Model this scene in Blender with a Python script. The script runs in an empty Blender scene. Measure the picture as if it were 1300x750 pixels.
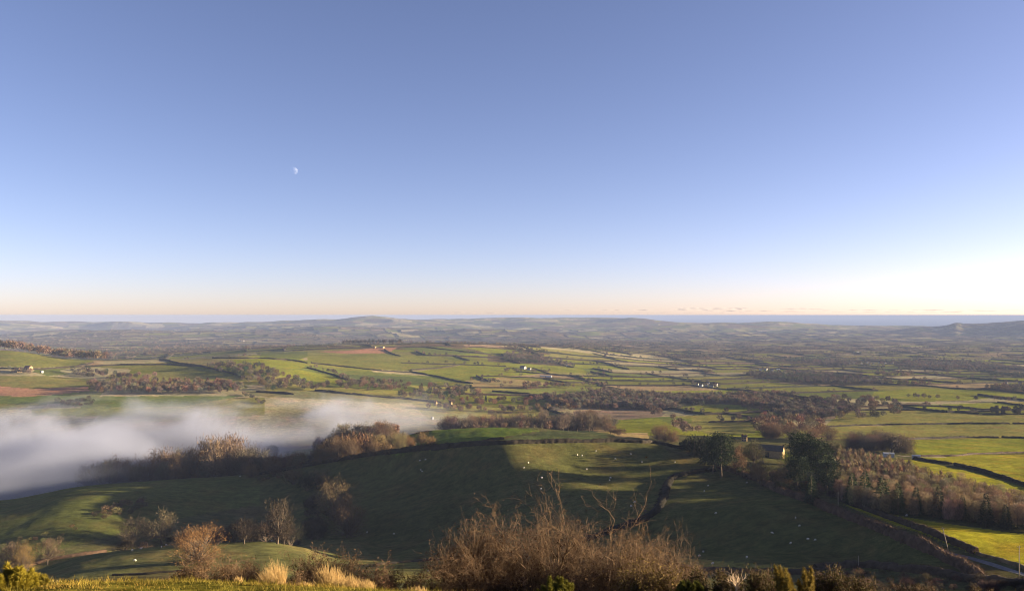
import bpy, math, random
import numpy as np
from mathutils import Vector

R = math.radians
F = 1020.0           # focal length in reference pixels
CX, HY = 650.0, 400.0
SUN_AZ, SUN_EL = R(85), R(8.5)
rng = np.random.default_rng(11)
random.seed(5)
scene = bpy.context.scene
COL = scene.collection

# ------------------------------------------------------------------ noise
def _hash(ix, iy, seed):
    h = (ix.astype(np.int64) * 374761393 + iy.astype(np.int64) * 668265263 + seed * 1442695041) & 0xFFFFFFFF
    h = ((h ^ (h >> 13)) * 1274126177) & 0xFFFFFFFF
    h = ((h ^ (h >> 16)) * 2246822519) & 0xFFFFFFFF
    return ((h ^ (h >> 15)) & 0xFFFFFF) / float(0xFFFFFF)
def vnoise(x, y, seed=0):
    x = np.asarray(x, float); y = np.asarray(y, float)
    ix = np.floor(x); iy = np.floor(y); fx = x - ix; fy = y - iy
    fx = fx*fx*(3-2*fx); fy = fy*fy*(3-2*fy)
    a = _hash(ix, iy, seed); b = _hash(ix+1, iy, seed); c = _hash(ix, iy+1, seed); d = _hash(ix+1, iy+1, seed)
    return (a*(1-fx)+b*fx)*(1-fy)+(c*(1-fx)+d*fx)*fy
def fbm(x, y, seed=0, octv=4):
    s = 0; a = .5; t = 0
    for k in range(octv):
        s = s + a*vnoise(x*2**k+17.3*k, y*2**k-9.1*k, seed+k*7); t += a; a *= .5
    return s/t*2-1

# ------------------------------------------------------------------ the lie of the land
# for each bearing a chain of landmarks (distance in metres, apparent level) read off the photograph
COLS = [-1500, -500, -200, 0, 110, 220, 330, 440, 550, 650, 760, 870, 980, 1090, 1200, 1300, 1420, 1600, 2000, 2900]
def full(near, vals, far=None): return vals
def const(v): return [v]*17
# 17 middle entries are columns -200..2000 ; ends repeated
FE = []
def fe(D, row):
    D = list(D) if isinstance(D, (list, tuple)) else [D]*18
    row = list(row) if isinstance(row, (list, tuple)) else [row]*18
    D = [D[0], D[0]] + D; row = [row[0], row[0]] + row
    D = D[:20]; row = row[:20]
    assert len(D) == 20 and len(row) == 20, (len(D), len(row))
    FE.append((D, row))
# columns:          -200   0   110  220  330  440  550  650  760  870  980 1090 1200 1300 1420 1600 2000 2900
fe(1.0, 400+1.7*F)
fe(4.0, 400+1.9/4*F)
fe(9.0,            [738, 738, 737, 735, 738, 746, 752, 755, 756, 756, 757, 758, 758, 758, 755, 750, 745, 740])
fe(22.0,           [778, 778, 780, 784, 790, 800, 806, 808, 808, 806, 804, 800, 796, 792, 780, 760, 700, 600])
fe(90.0,           [800, 800, 800, 802, 806, 808, 810, 810, 808, 804, 800, 794, 786, 780, 760, 700, 600, 500])
fe([300,300,300,300,300,300,300,300,300,300,290,270,250,240,240,250,300,300],
                   [752, 752, 745, 742, 742, 745, 745, 745, 745, 742, 745, 750, 755, 755, 735, 690, 600, 500])
fe([430,430,432,436,440,470,452,435,418,400,378,355,329,327,335,350,350,350],
                   [740, 734, 703, 691, 686, 700, 705, 705, 706, 706, 708, 708, 702, 700, 700, 672, 600, 500])
fe([450,440,460,485,500,525,497,472,452,430,400,374,350,350,370,400,400,400],
                   [748, 742, 722, 712, 705, 685, 685, 685, 684, 684, 680, 676, 676, 680, 678, 655, 600, 500])
fe([505,503,523,565,590,570,535,510,485,460,435,416,404,394,410,430,450,450],
                   [705, 690, 672, 668, 665, 655, 650, 648, 647, 646, 645, 645, 652, 662, 662, 640, 600, 500])
fe([575,568,588,628,650,640,604,568,566,560,530,490,465,455,480,500,550,550],
                   [665, 654, 636, 632, 630, 618, 606, 601, 602, 604, 612, 622, 628, 640, 640, 620, 590, 500])
fe([720,705,700,710,715,690,642,640,652,645,600,570,550,545,560,600,700,700],
                   [640, 634, 616, 608, 601, 580.5,567,561, 558.5,568,588,600,603, 612, 612, 600, 570, 500])
fe([860,840,800,780,770,750,740,730,720,700,680,680,680,660,660,680,800,800],
                   [640, 634, 622, 618, 613, 590, 572, 568, 566, 569, 573, 580, 583, 588, 588, 575, 550, 500])
fe([920,900,880,870,870,850,820,810,800,800,790,800,820,830,830,830,900,900],
                   [620, 612, 604, 600, 596, 574, 547, 542.5,551,560, 564, 565, 567, 570, 570, 560, 540, 500])
fe([1000,980,970,970,970,960,960,960,960,960,960,960,970,980,980,980,1000,1000],
                   [592, 584, 580, 576, 572, 566, 557, 551, 548, 548, 550, 552, 554, 555, 555, 550, 530, 500])
fe([1080,1080,1080,1100,1120,1180,1200,1220,1240,1250,1250,1250,1250,1250,1250,1250,1250,1250],
                   [545, 540, 535, 530, 524, 522, 528, 531, 531, 530, 529, 529, 529, 529, 529, 527, 520, 500])
fe([1300,1300,1300,1320,1350,1400,1500,1550,1600,1650,1650,1650,1650,1650,1650,1650,1650,1650],
                   [497, 497, 496, 496, 495, 496, 500, 503, 503, 503, 503, 503, 503, 503, 503, 502, 500, 490])
fe([1550,1550,1550,1570,1600,1750,1850,1850,1900,2000,2000,2000,2000,2000,2000,2000,2000,2000],
                   [471, 472, 478, 475, 470, 476, 482, 486, 489, 488, 488, 488, 488, 488, 488, 487, 484, 480])
fe([1850,1850,1850,1900,2000,2200,2250,2250,2300,2500,2500,2500,2500,2500,2500,2500,2500,2500],
                   [442, 444.5,457.5,457,452,455, 462, 469, 475, 474, 474, 474, 474, 474, 474, 473, 472, 468])
fe([2400,2400,2400,2400,2500,2600,2650,2700,2800,3100,3100,3100,3100,3100,3100,3100,3100,3100],
                   [455, 457, 459.5,459,449, 445, 447, 453, 460, 460, 461, 461, 461, 461, 461, 460, 460, 457])
fe([3100,3100,3100,3100,3000,2950,2950,3100,3400,3900,3900,3900,3900,3900,3900,3900,3900,3900],
                   [449, 450, 451, 448, 442.5,437.8,436.5,439, 445, 448, 448.5,448.5,448.5,448.5,448.5,448,448,446])
fe([4200,4200,4200,4200,4200,4200,4200,4300,4700,5200,5200,5200,5200,5200,5200,5200,5200,5200],
                   [442, 442, 443, 442, 441, 441, 441, 440, 437, 438, 438, 438, 438, 438, 438, 437, 435, 435])
fe([6500,6500,6500,6500,6500,6500,6500,6600,7000,7200,7200,7200,7200,7000,6500,6500,6500,6500],
                   [430, 430, 429, 430, 430, 429, 430, 428, 427, 428, 428, 428, 428, 430, 428, 425, 425, 425])
fe([9000,9000,9000,9000,9000,9000,9000,9000,9000,9000,9200,9200,9000,8500,8000,8000,8000,8000],
                   [420, 421, 422, 421, 419, 416, 415, 415, 415, 417, 419, 420, 415.5, 404.5, 399, 399, 399, 399])
fe([13500,13500,13500,13500,13500,13500,13500,13500,13500,12000,11500,11500,11500,11000,11000,11000,11000,11000],
                   [413.2,413, 412.7,412.3,408.3,406,405.3,404.2,403, 408.8,411, 415.5,415.8,413, 410, 408, 408, 408])
fe([17000]*18,     [414, 414, 414, 413.5,411,409,408,407, 406, 417, 417, 417, 417, 417, 417, 417, 417, 417])

def pchip(x, y, xi):
    h = np.diff(x); d = np.diff(y)/h
    m = np.zeros_like(y)
    s = d[:-1]*d[1:]
    w1 = 2*h[1:]+h[:-1]; w2 = h[1:]+2*h[:-1]
    with np.errstate(divide='ignore', invalid='ignore'):
        hm = (w1+w2)/(w1/d[:-1]+w2/d[1:])
    m[1:-1] = np.where(s > 0, hm, 0)
    m[0] = d[0]; m[-1] = d[-1]
    k = np.clip(np.searchsorted(x, xi)-1, 0, len(x)-2)
    t = (xi-x[k])/h[k]
    return ((1+2*t)*(1-t)**2*y[k] + t*(1-t)**2*h[k]*m[k] + t*t*(3-2*t)*y[k+1] + t*t*(t-1)*h[k]*m[k+1])

PX = np.concatenate([np.linspace(-1500, -300, 60)[:-1], np.linspace(-300, -60, 60)[:-1],
                     np.arange(-60, 1361, 1.6), np.linspace(1361, 1700, 90)[1:], np.linspace(1700, 2900, 70)[1:]])
LD = np.concatenate([np.linspace(0, math.log(30), 90)[:-1], np.linspace(math.log(30), math.log(250), 60)[:-1],
                     np.linspace(math.log(250), math.log(3500), 420)[:-1], np.linspace(math.log(3500), math.log(17000), 260)])
def skyline(px):   # fine shape of the farthest hills
    return .5*fbm(px/37., px*0, 3, 4) + .25*fbm(px/9., px*0, 9, 2)
cx = np.array(COLS, float)
Dk = np.array([pchip(cx, np.log(np.array(d, float)), PX) for d, r in FE])
Rk = np.array([pchip(cx, np.array(r, float), PX) for d, r in FE])
Rk[-2] += skyline(PX)
# the cone-shaped hill and its neighbour by the sea
Rk[-3] -= 2.6*np.exp(-((PX-1213)/8.)**2) + 2.5*np.exp(-((PX-1222)/34.)**2) + 2.*np.exp(-((PX-1165)/20.)**2)
Rk[-2] -= 1.6*np.exp(-((PX-985)/30.)**2)
ROW = np.array([pchip(Dk[:, i], Rk[:, i], LD) for i in range(len(PX))])     # [col, dist]
DD = np.exp(LD)
Z = (HY-ROW)/F*DD[None, :]
XX = (PX[:, None]-CX)/F*DD[None, :]; YY = np.broadcast_to(DD[None, :], XX.shape)
ss = lambda a, b, x: np.clip((x-a)/(b-a), 0, 1)**2*(3-2*np.clip((x-a)/(b-a), 0, 1))
amp = np.interp(DD, [1, 6, 20, 100, 300, 700, 1500, 4000, 8000, 17000], [0, .06, .3, .8, .9, 1.1, 2.2, 5, 16, 10])
wl = 1
Z = Z + amp[None, :]*(.45*fbm(XX/70., YY/70., 21, 3)*(DD < 2500)[None, :] + .9*fbm(XX/420., YY/420., 33, 4)*np.clip(DD/900.-.3, 0, 1)[None, :]) \
      + 2.6*fbm((XX+.8*YY)/105., (YY-.5*XX)/75., 131, 3)*(ss(400, 480, DD)*(1-ss(660, 760, DD)))[None, :] \
      + (.30*fbm(XX/10., YY/10., 15, 3)+.35*fbm(XX/26., YY/26., 16, 2))*((DD > 150) & (DD < 1300))[None, :] \
      + .04*fbm(XX/1.5, YY/1.5, 5, 3)*(DD < 40)[None, :]
# rolling hills of the far country
farw = ss(5200, 7800, DD)*(1-ss(11000, 13000, DD))
Z = Z + (farw[None, :]*(1-.55*ss(850, 1050, PX))[:, None])*(150*fbm(XX/2600., YY/1500., 77, 3)+62*fbm(XX/900., YY/520., 79, 3))
# small knolls added to the shaded fields so their tops catch the sun
for kpx, kD, kh, kr in [(955, 425, 3.2, 20), (1195, 338, 2.5, 13), (930, 366, 4.0, 26), (645, 600, 3.0, 40), (700, 612, 3.0, 40)]:
    kx = (kpx-CX)/F*kD; Z = Z+kh*np.exp(-(((XX-kx)/(kr*1.5))**2+((YY-kD)/kr)**2))
def spine(x0, y0, x1, y1, h, w):
    L2 = (x1-x0)**2+(y1-y0)**2; t = np.clip(((XX-x0)*(x1-x0)+(YY-y0)*(y1-y0))/L2, 0, 1)
    d2 = (XX-x0-t*(x1-x0))**2+(YY-y0-t*(y1-y0))**2
    return h*np.exp(-d2/(2*w*w))
Z = Z+spine(-52, 655, 34, 525, 4.2, 17)+spine(-35, 470, 40, 500, 2.0, 20)  # first ridge added to slant the shadow edge of the sunlit crest
ROW = HY-Z*F/DD[None, :]

def bil(A, px, ld):
    i = np.interp(px, PX, np.arange(len(PX))); j = np.interp(ld, LD, np.arange(len(LD)))
    i0 = np.clip(np.floor(i).astype(int), 0, len(PX)-2); j0 = np.clip(np.floor(j).astype(int), 0, len(LD)-2)
    fi = i-i0; fj = j-j0
    return (A[i0, j0]*(1-fi)+A[i0+1, j0]*fi)*(1-fj)+(A[i0, j0+1]*(1-fi)+A[i0+1, j0+1]*fi)*fj
def ground(x, y):
    x = np.asarray(x, float); y = np.maximum(np.asarray(y, float), 1.0)
    return bil(Z, CX+F*x/y, np.log(y))
def px_of(x, y): return CX+F*np.asarray(x)/np.asarray(y)
def hit(px, py, dmin=0.0):
    """distance at which the ground seen along this bearing first rises to that level"""
    i = float(np.interp(px, PX, np.arange(len(PX)))); i0 = min(int(i), len(PX)-2); f = i-i0
    r = ROW[i0]*(1-f)+ROW[i0+1]*f
    k = np.nonzero((r <= py) & (DD >= dmin))[0]
    if len(k) == 0: k = np.array([len(DD)-1])
    k = max(k[0], 1)
    a, b = r[k-1], r[k]
    t = 0 if a == b else min(max((a-py)/(a-b), 0), 1)
    return math.exp(LD[k-1]*(1-t)+LD[k]*t)
def W(px, py, dmin=0.0):
    D = hit(px, py, dmin); x = (px-CX)/F*D
    return Vector((x, D, float(ground(x, D))))
def dens(pts, step=9.0):
    out = []
    for (a, b), (c, d) in zip(pts[:-1], pts[1:]):
        n = max(1, int(math.hypot(c-a, d-b)/step))
        out += [(a+(c-a)*k/n, b+(d-b)*k/n) for k in range(n)]
    return out+[pts[-1]]
def inside(poly, x, y):
    poly = np.asarray(poly); n = len(poly); r = np.zeros(np.shape(x), bool)
    j = n-1
    for i in range(n):
        xi, yi = poly[i]; xj, yj = poly[j]
        if yi != yj:
            r ^= ((yi > y) != (yj > y)) & (x < (xj-xi)*(y-yi)/(yj-yi)+xi)
        j = i
    return r

# ------------------------------------------------------------------ object helpers
def tag(o, label=None, cat=None, group=None, kind=None):
    if label: o['label'] = label
    if cat: o['category'] = cat
    if group: o['group'] = group
    if kind: o['kind'] = kind
    return o
def mesh_obj(name, v, f, mat=None, parent=None, smooth=False, col=None, link=True):
    """v (N,3), f list/array of same-size faces or list of lists"""
    me = bpy.data.meshes.new(name)
    v = np.asarray(v, np.float32)
    if isinstance(f, np.ndarray):
        nf, k = f.shape
        me.vertices.add(len(v)); me.vertices.foreach_set('co', v.ravel())
        me.loops.add(nf*k); me.loops.foreach_set('vertex_index', f.astype(np.int32).ravel())
        me.polygons.add(nf); me.polygons.foreach_set('loop_start', (np.arange(nf)*k).astype(np.int32))
        me.polygons.foreach_set('loop_total', np.full(nf, k, np.int32))
        me.update(calc_edges=True)
    else:
        me.from_pydata(v.tolist(), [], [list(q) for q in f]); me.update()
    if smooth: me.shade_smooth()
    if col is not None:
        a = me.color_attributes.new('Col', 'FLOAT_COLOR', 'POINT')
        c = np.ones((len(v), 4), np.float32); c[:, :3] = col
        a.data.foreach_set('color', c.ravel())
    if mat: me.materials.append(mat)
    o = bpy.data.objects.new(name, me)
    if link: COL.objects.link(o)
    if parent: o.parent = parent
    return o
def empty(name, loc, rz=0, s=1.0):
    o = bpy.data.objects.new(name, None); COL.objects.link(o)
    o.location = loc; o.rotation_euler = (0, 0, rz); o.scale = (s, s, s) if not isinstance(s, tuple) else s
    o.empty_display_size = .2
    return o
def copy_thing(root):
    r = root.copy(); COL.objects.link(r)
    for ch in root.children:
        c = ch.copy(); COL.objects.link(c); c.parent = r
        for g in ch.children:
            d = g.copy(); COL.objects.link(d); d.parent = c
    return r
class MB:
    def __init__(s): s.v = []; s.f = []
    def box(s, c, d, rz=0, taper=1.0):
        n = len(s.v); cr, sr = math.cos(rz), math.sin(rz)
        for k in range(8):
            sx, sy, sz = (k & 1)*2-1, (k >> 1 & 1)*2-1, (k >> 2)*2-1
            t = taper if sz > 0 else 1
            x, y = sx*d[0]/2*t, sy*d[1]/2*t
            s.v.append((c[0]+x*cr-y*sr, c[1]+x*sr+y*cr, c[2]+sz*d[2]/2))
        s.f += [tuple(n+i for i in q) for q in ((0, 2, 3, 1), (4, 5, 7, 6), (0, 1, 5, 4), (2, 6, 7, 3), (0, 4, 6, 2), (1, 3, 7, 5))]
        return s
    def tube(s, pts, rad, n=6, cap=True):
        b = len(s.v); m = len(pts)
        for i, p in enumerate(pts):
            p = Vector(p); q = Vector(pts[min(i+1, m-1)]); o = Vector(pts[max(i-1, 0)])
            t = (q-o).normalized(); u = t.orthogonal().normalized() if abs(t.z) > .9 else t.cross(Vector((0, 0, 1))).normalized()
            w = t.cross(u); r = rad[i] if hasattr(rad, '__len__') else rad
            for k in range(n):
                a = 2*math.pi*k/n; s.v.append(tuple(p+r*(math.cos(a)*u+math.sin(a)*w)))
        for i in range(m-1):
            for k in range(n):
                a = b+i*n+k; c = b+i*n+(k+1) % n; s.f.append((a, c, c+n, a+n))
        if cap: s.f += [tuple(b+k for k in range(n))[::-1], tuple(b+(m-1)*n+k for k in range(n))]
        return s
    def build(s, name, mat, parent=None, smooth=False): return mesh_obj(name, s.v, s.f, mat, parent, smooth)

def segs_mesh(P, Q, r0, r1, n=3):
    """many thin tapered twigs at once"""
    P = np.asarray(P, float); Q = np.asarray(Q, float); r0 = np.asarray(r0, float); r1 = np.asarray(r1, float)
    t = Q-P; t /= np.maximum(np.linalg.norm(t, axis=1, keepdims=True), 1e-9)
    a = np.where(np.abs(t[:, 2:3]) > .9, np.array([[1., 0, 0]]), np.array([[0, 0, 1.]]))
    u = np.cross(t, a); u /= np.linalg.norm(u, axis=1, keepdims=True); w = np.cross(t, u)
    vs = []
    for c, r in ((P, r0), (Q, r1)):
        for k in range(n):
            g = 2*math.pi*k/n; vs.append(c+r[:, None]*(math.cos(g)*u+math.sin(g)*w))
    v = np.stack(vs, 1).reshape(-1, 3); N = len(P)
    base = (np.arange(N)*2*n)[:, None, None]
    q = np.array([[k, (k+1) % n, n+(k+1) % n, n+k] for k in range(n)])[None]
    return v, (base+q).reshape(-1, 4)
def slivers(C, dirs, L, w, rs):
    """thin pointed blades: centre/base, direction, length, width -> triangles"""
    N = len(C); r = rs.normal(size=(N, 3)); s = np.cross(dirs, r); s /= np.maximum(np.linalg.norm(s, axis=1, keepdims=True), 1e-9)
    L = np.broadcast_to(np.asarray(L, float), N)[:, None]; w = np.broadcast_to(np.asarray(w, float), N)[:, None]
    v = np.stack([C-s*w/2, C+s*w/2, C+dirs*L], 1).reshape(-1, 3)
    return v, np.arange(3*N).reshape(-1, 3)
def unit(a): return a/np.maximum(np.linalg.norm(a, axis=-1, keepdims=True), 1e-9)

# ------------------------------------------------------------------ materials
def new_mat(name):
    m = bpy.data.materials.new(name); m.use_nodes = True; nt = m.node_tree; nt.nodes.clear()
    return m, nt, nt.nodes, nt.links
def mat_simple(name, c, rough=.9, var=.25, scale=3.0, objcol=False, vcol=False, trans=0.0, bump=0.0, spec=.1):
    m, nt, N, L = new_mat(name)
    out = N.new('ShaderNodeOutputMaterial'); b = N.new('ShaderNodeBsdfPrincipled')
    b.inputs['Roughness'].default_value = rough; b.inputs['Specular IOR Level'].default_value = spec
    tc = N.new('ShaderNodeNewGeometry'); no = N.new('ShaderNodeTexNoise'); no.inputs['Scale'].default_value = scale; no.inputs['Detail'].default_value = 4
    L.new(tc.outputs['Position'], no.inputs['Vector'])
    mr = N.new('ShaderNodeMapRange'); mr.inputs['From Min'].default_value = .3; mr.inputs['From Max'].default_value = .7
    mr.inputs['To Min'].default_value = 1-var; mr.inputs['To Max'].default_value = 1+var; mr.clamp = False
    L.new(no.outputs['Fac'], mr.inputs['Value'])
    mul = N.new('ShaderNodeVectorMath'); mul.operation = 'SCALE'
    if objcol: s = N.new('ShaderNodeObjectInfo').outputs['Color']
    elif vcol: s = N.new('ShaderNodeAttribute'); s.attribute_name = 'Col'; s = s.outputs['Color']
    else: r = N.new('ShaderNodeRGB'); r.outputs[0].default_value = (*c, 1); s = r.outputs[0]
    L.new(s, mul.inputs[0]); L.new(mr.outputs[0], mul.inputs['Scale']); L.new(mul.outputs[0], b.inputs['Base Color'])
    if bump:
        bp = N.new('ShaderNodeBump'); bp.inputs['Strength'].default_value = bump; bp.inputs['Distance'].default_value = .05
        L.new(no.outputs['Fac'], bp.inputs['Height']); L.new(bp.outputs[0], b.inputs['Normal'])
    if trans:
        tr = N.new('ShaderNodeBsdfTranslucent'); L.new(mul.outputs[0], tr.inputs['Color'])
        mx = N.new('ShaderNodeMixShader'); mx.inputs[0].default_value = trans
        L.new(b.outputs[0], mx.inputs[1]); L.new(tr.outputs[0], mx.inputs[2]); L.new(mx.outputs[0], out.inputs[0])
    else: L.new(b.outputs[0], out.inputs[0])
    return m
M = {}
M['trunk'] = mat_simple('bark', (.10, .075, .055), var=.3, scale=1.5)
M['crown'] = mat_simple('twigs', None, objcol=True, var=.25, scale=.35, trans=.12)
M['needle'] = mat_simple('needles', None, objcol=True, var=.3, scale=.5, trans=.05)
M['mass'] = mat_simple('far_vegetation', None, vcol=True, var=.2, scale=.02, trans=.1)
M['hedge'] = mat_simple('hedge_twigs', None, objcol=True, var=.4, scale=.25, trans=.1)
M['wool'] = mat_simple('wool', (.72, .66, .55), var=.1, scale=8)
M['face'] = mat_simple('sheep_face', (.55, .5, .42), var=.1)
M['stone'] = mat_simple('stone_wall', (.36, .25, .13), var=.2, scale=1.2)
M['render'] = mat_simple('painted_render', (.38, .37, .35), var=.08, scale=.6)
M['slate'] = mat_simple('slate_roof', (.085, .072, .058), var=.2, scale=.7, rough=.6)
M['tile'] = mat_simple('clay_roof', (.22, .11, .07), var=.2, scale=.7)
M['tin'] = mat_simple('metal_roof', (.36, .38, .40), var=.15, scale=.5, rough=.5)
M['dark'] = mat_simple('dark_opening', (.03, .03, .035), var=.1, rough=.3)
M['pole'] = mat_simple('weathered_pole', (.34, .28, .21), var=.2, scale=4)
M['wood'] = mat_simple('old_timber', (.24, .2, .15), var=.25, scale=5)
M['twig'] = mat_simple('hawthorn_bark', (.125, .082, .05), var=.45, scale=3.5)
M['pale_twig'] = mat_simple('dead_bark', (.46, .35, .24), var=.3, scale=6)
M['golden'] = mat_simple('dry_grass', (.50, .35, .16), var=.25, scale=9, trans=.35)
M['gorse'] = mat_simple('gorse_spines', (.13, .15, .03), var=.6, scale=5, trans=.2)
M['turf'] = mat_simple('turf_blades', None, vcol=True, var=.4, scale=2.0, trans=.35)

# ground: colour of the crop or turf in a vertex attribute; standing blades catch the low sun
def mat_ground():
    m, nt, N, L = new_mat('fields')
    out = N.new('ShaderNodeOutputMaterial')
    at = N.new('ShaderNodeAttribute'); at.attribute_name = 'Col'
    g = N.new('ShaderNodeNewGeometry')
    def noise(scale, det=5, rough=.6, stretch=None):
        n = N.new('ShaderNodeTexNoise'); n.inputs['Scale'].default_value = scale; n.inputs['Detail'].default_value = det; n.inputs['Roughness'].default_value = rough
        if stretch:
            mp = N.new('ShaderNodeMapping'); mp.inputs['Scale'].default_value = stretch; mp.inputs['Rotation'].default_value = (0, 0, .5)
            L.new(g.outputs['Position'], mp.inputs['Vector']); L.new(mp.outputs[0], n.inputs['Vector'])
        else: L.new(g.outputs['Position'], n.inputs['Vector'])
        return n.outputs['Fac']
    def rg(s, a, b, lo=.3, hi=.7):
        r = N.new('ShaderNodeMapRange'); r.inputs['From Min'].default_value = lo; r.inputs['From Max'].default_value = hi
        r.inputs['To Min'].default_value = a; r.inputs['To Max'].default_value = b; L.new(s, r.inputs['Value']); return r.outputs[0]
    def mulf(a, b):
        k = N.new('ShaderNodeMath'); k.operation = 'MULTIPLY'; L.new(a, k.inputs[0]); L.new(b, k.inputs[1]); return k.outputs[0]
    f = mulf(mulf(rg(noise(.012, 6), .78, 1.22), rg(noise(.16, 5, .7), .62, 1.38)), rg(noise(.05, 4, .6, (1, 9, 1)), .86, 1.14))
    f = mulf(mulf(f, rg(noise(2.2, 6, .75), .6, 1.4)), rg(noise(.6, 4, .7, (1, 4, 1)), .75, 1.25))
    sc = N.new('ShaderNodeVectorMath'); sc.operation = 'SCALE'; L.new(at.outputs['Color'], sc.inputs[0]); L.new(f, sc.inputs['Scale'])
    # straw-coloured old grass in patches
    mx = N.new('ShaderNodeMix'); mx.data_type = 'RGBA'; mx.blend_type = 'MIX'
    w = N.new('ShaderNodeVectorMath'); w.operation = 'MULTIPLY'; w.inputs[1].default_value = (1.5, 1.05, 1.2)
    L.new(sc.outputs[0], w.inputs[0]); L.new(rg(noise(.035, 6, .65), 0, .8, .48, .72), mx.inputs[0])
    L.new(sc.outputs[0], mx.inputs[6]); L.new(w.outputs[0], mx.inputs[7])
    # blades: fine random lean of the surface
    wn = N.new('ShaderNodeTexNoise'); wn.inputs['Scale'].default_value = 3.0; wn.inputs['Detail'].default_value = 8; wn.inputs['Roughness'].default_value = .9
    L.new(g.outputs['Position'], wn.inputs['Vector'])
    s1 = N.new('ShaderNodeVectorMath'); s1.operation = 'SUBTRACT'; s1.inputs[1].default_value = (.5, .5, .5); L.new(wn.outputs['Color'], s1.inputs[0])
    s2 = N.new('ShaderNodeVectorMath'); s2.operation = 'MULTIPLY'; s2.inputs[1].default_value = (10., 10., 0.); L.new(s1.outputs[0], s2.inputs[0])
    s3 = N.new('ShaderNodeVectorMath'); s3.operation = 'ADD'; L.new(g.outputs['Normal'], s3.inputs[0]); L.new(s2.outputs[0], s3.inputs[1])
    s4 = N.new('ShaderNodeVectorMath'); s4.operation = 'NORMALIZE'; L.new(s3.outputs[0], s4.inputs[0])
    bl = N.new('ShaderNodeBsdfDiffuse'); L.new(mx.outputs[2], bl.inputs['Color']); L.new(s4.outputs[0], bl.inputs['Normal'])
    tf = N.new('ShaderNodeBsdfDiffuse'); L.new(mx.outputs[2], tf.inputs['Color'])
    ms = N.new('ShaderNodeMixShader'); ms.inputs[0].default_value = .6
    L.new(tf.outputs[0], ms.inputs[1]); L.new(bl.outputs[0], ms.inputs[2]); L.new(ms.outputs[0], out.inputs[0])
    return m
M['ground'] = mat_ground()
MIST_SLOPE, MIST_TOP, MIST_D = -.006, -123.0, .017
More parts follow.
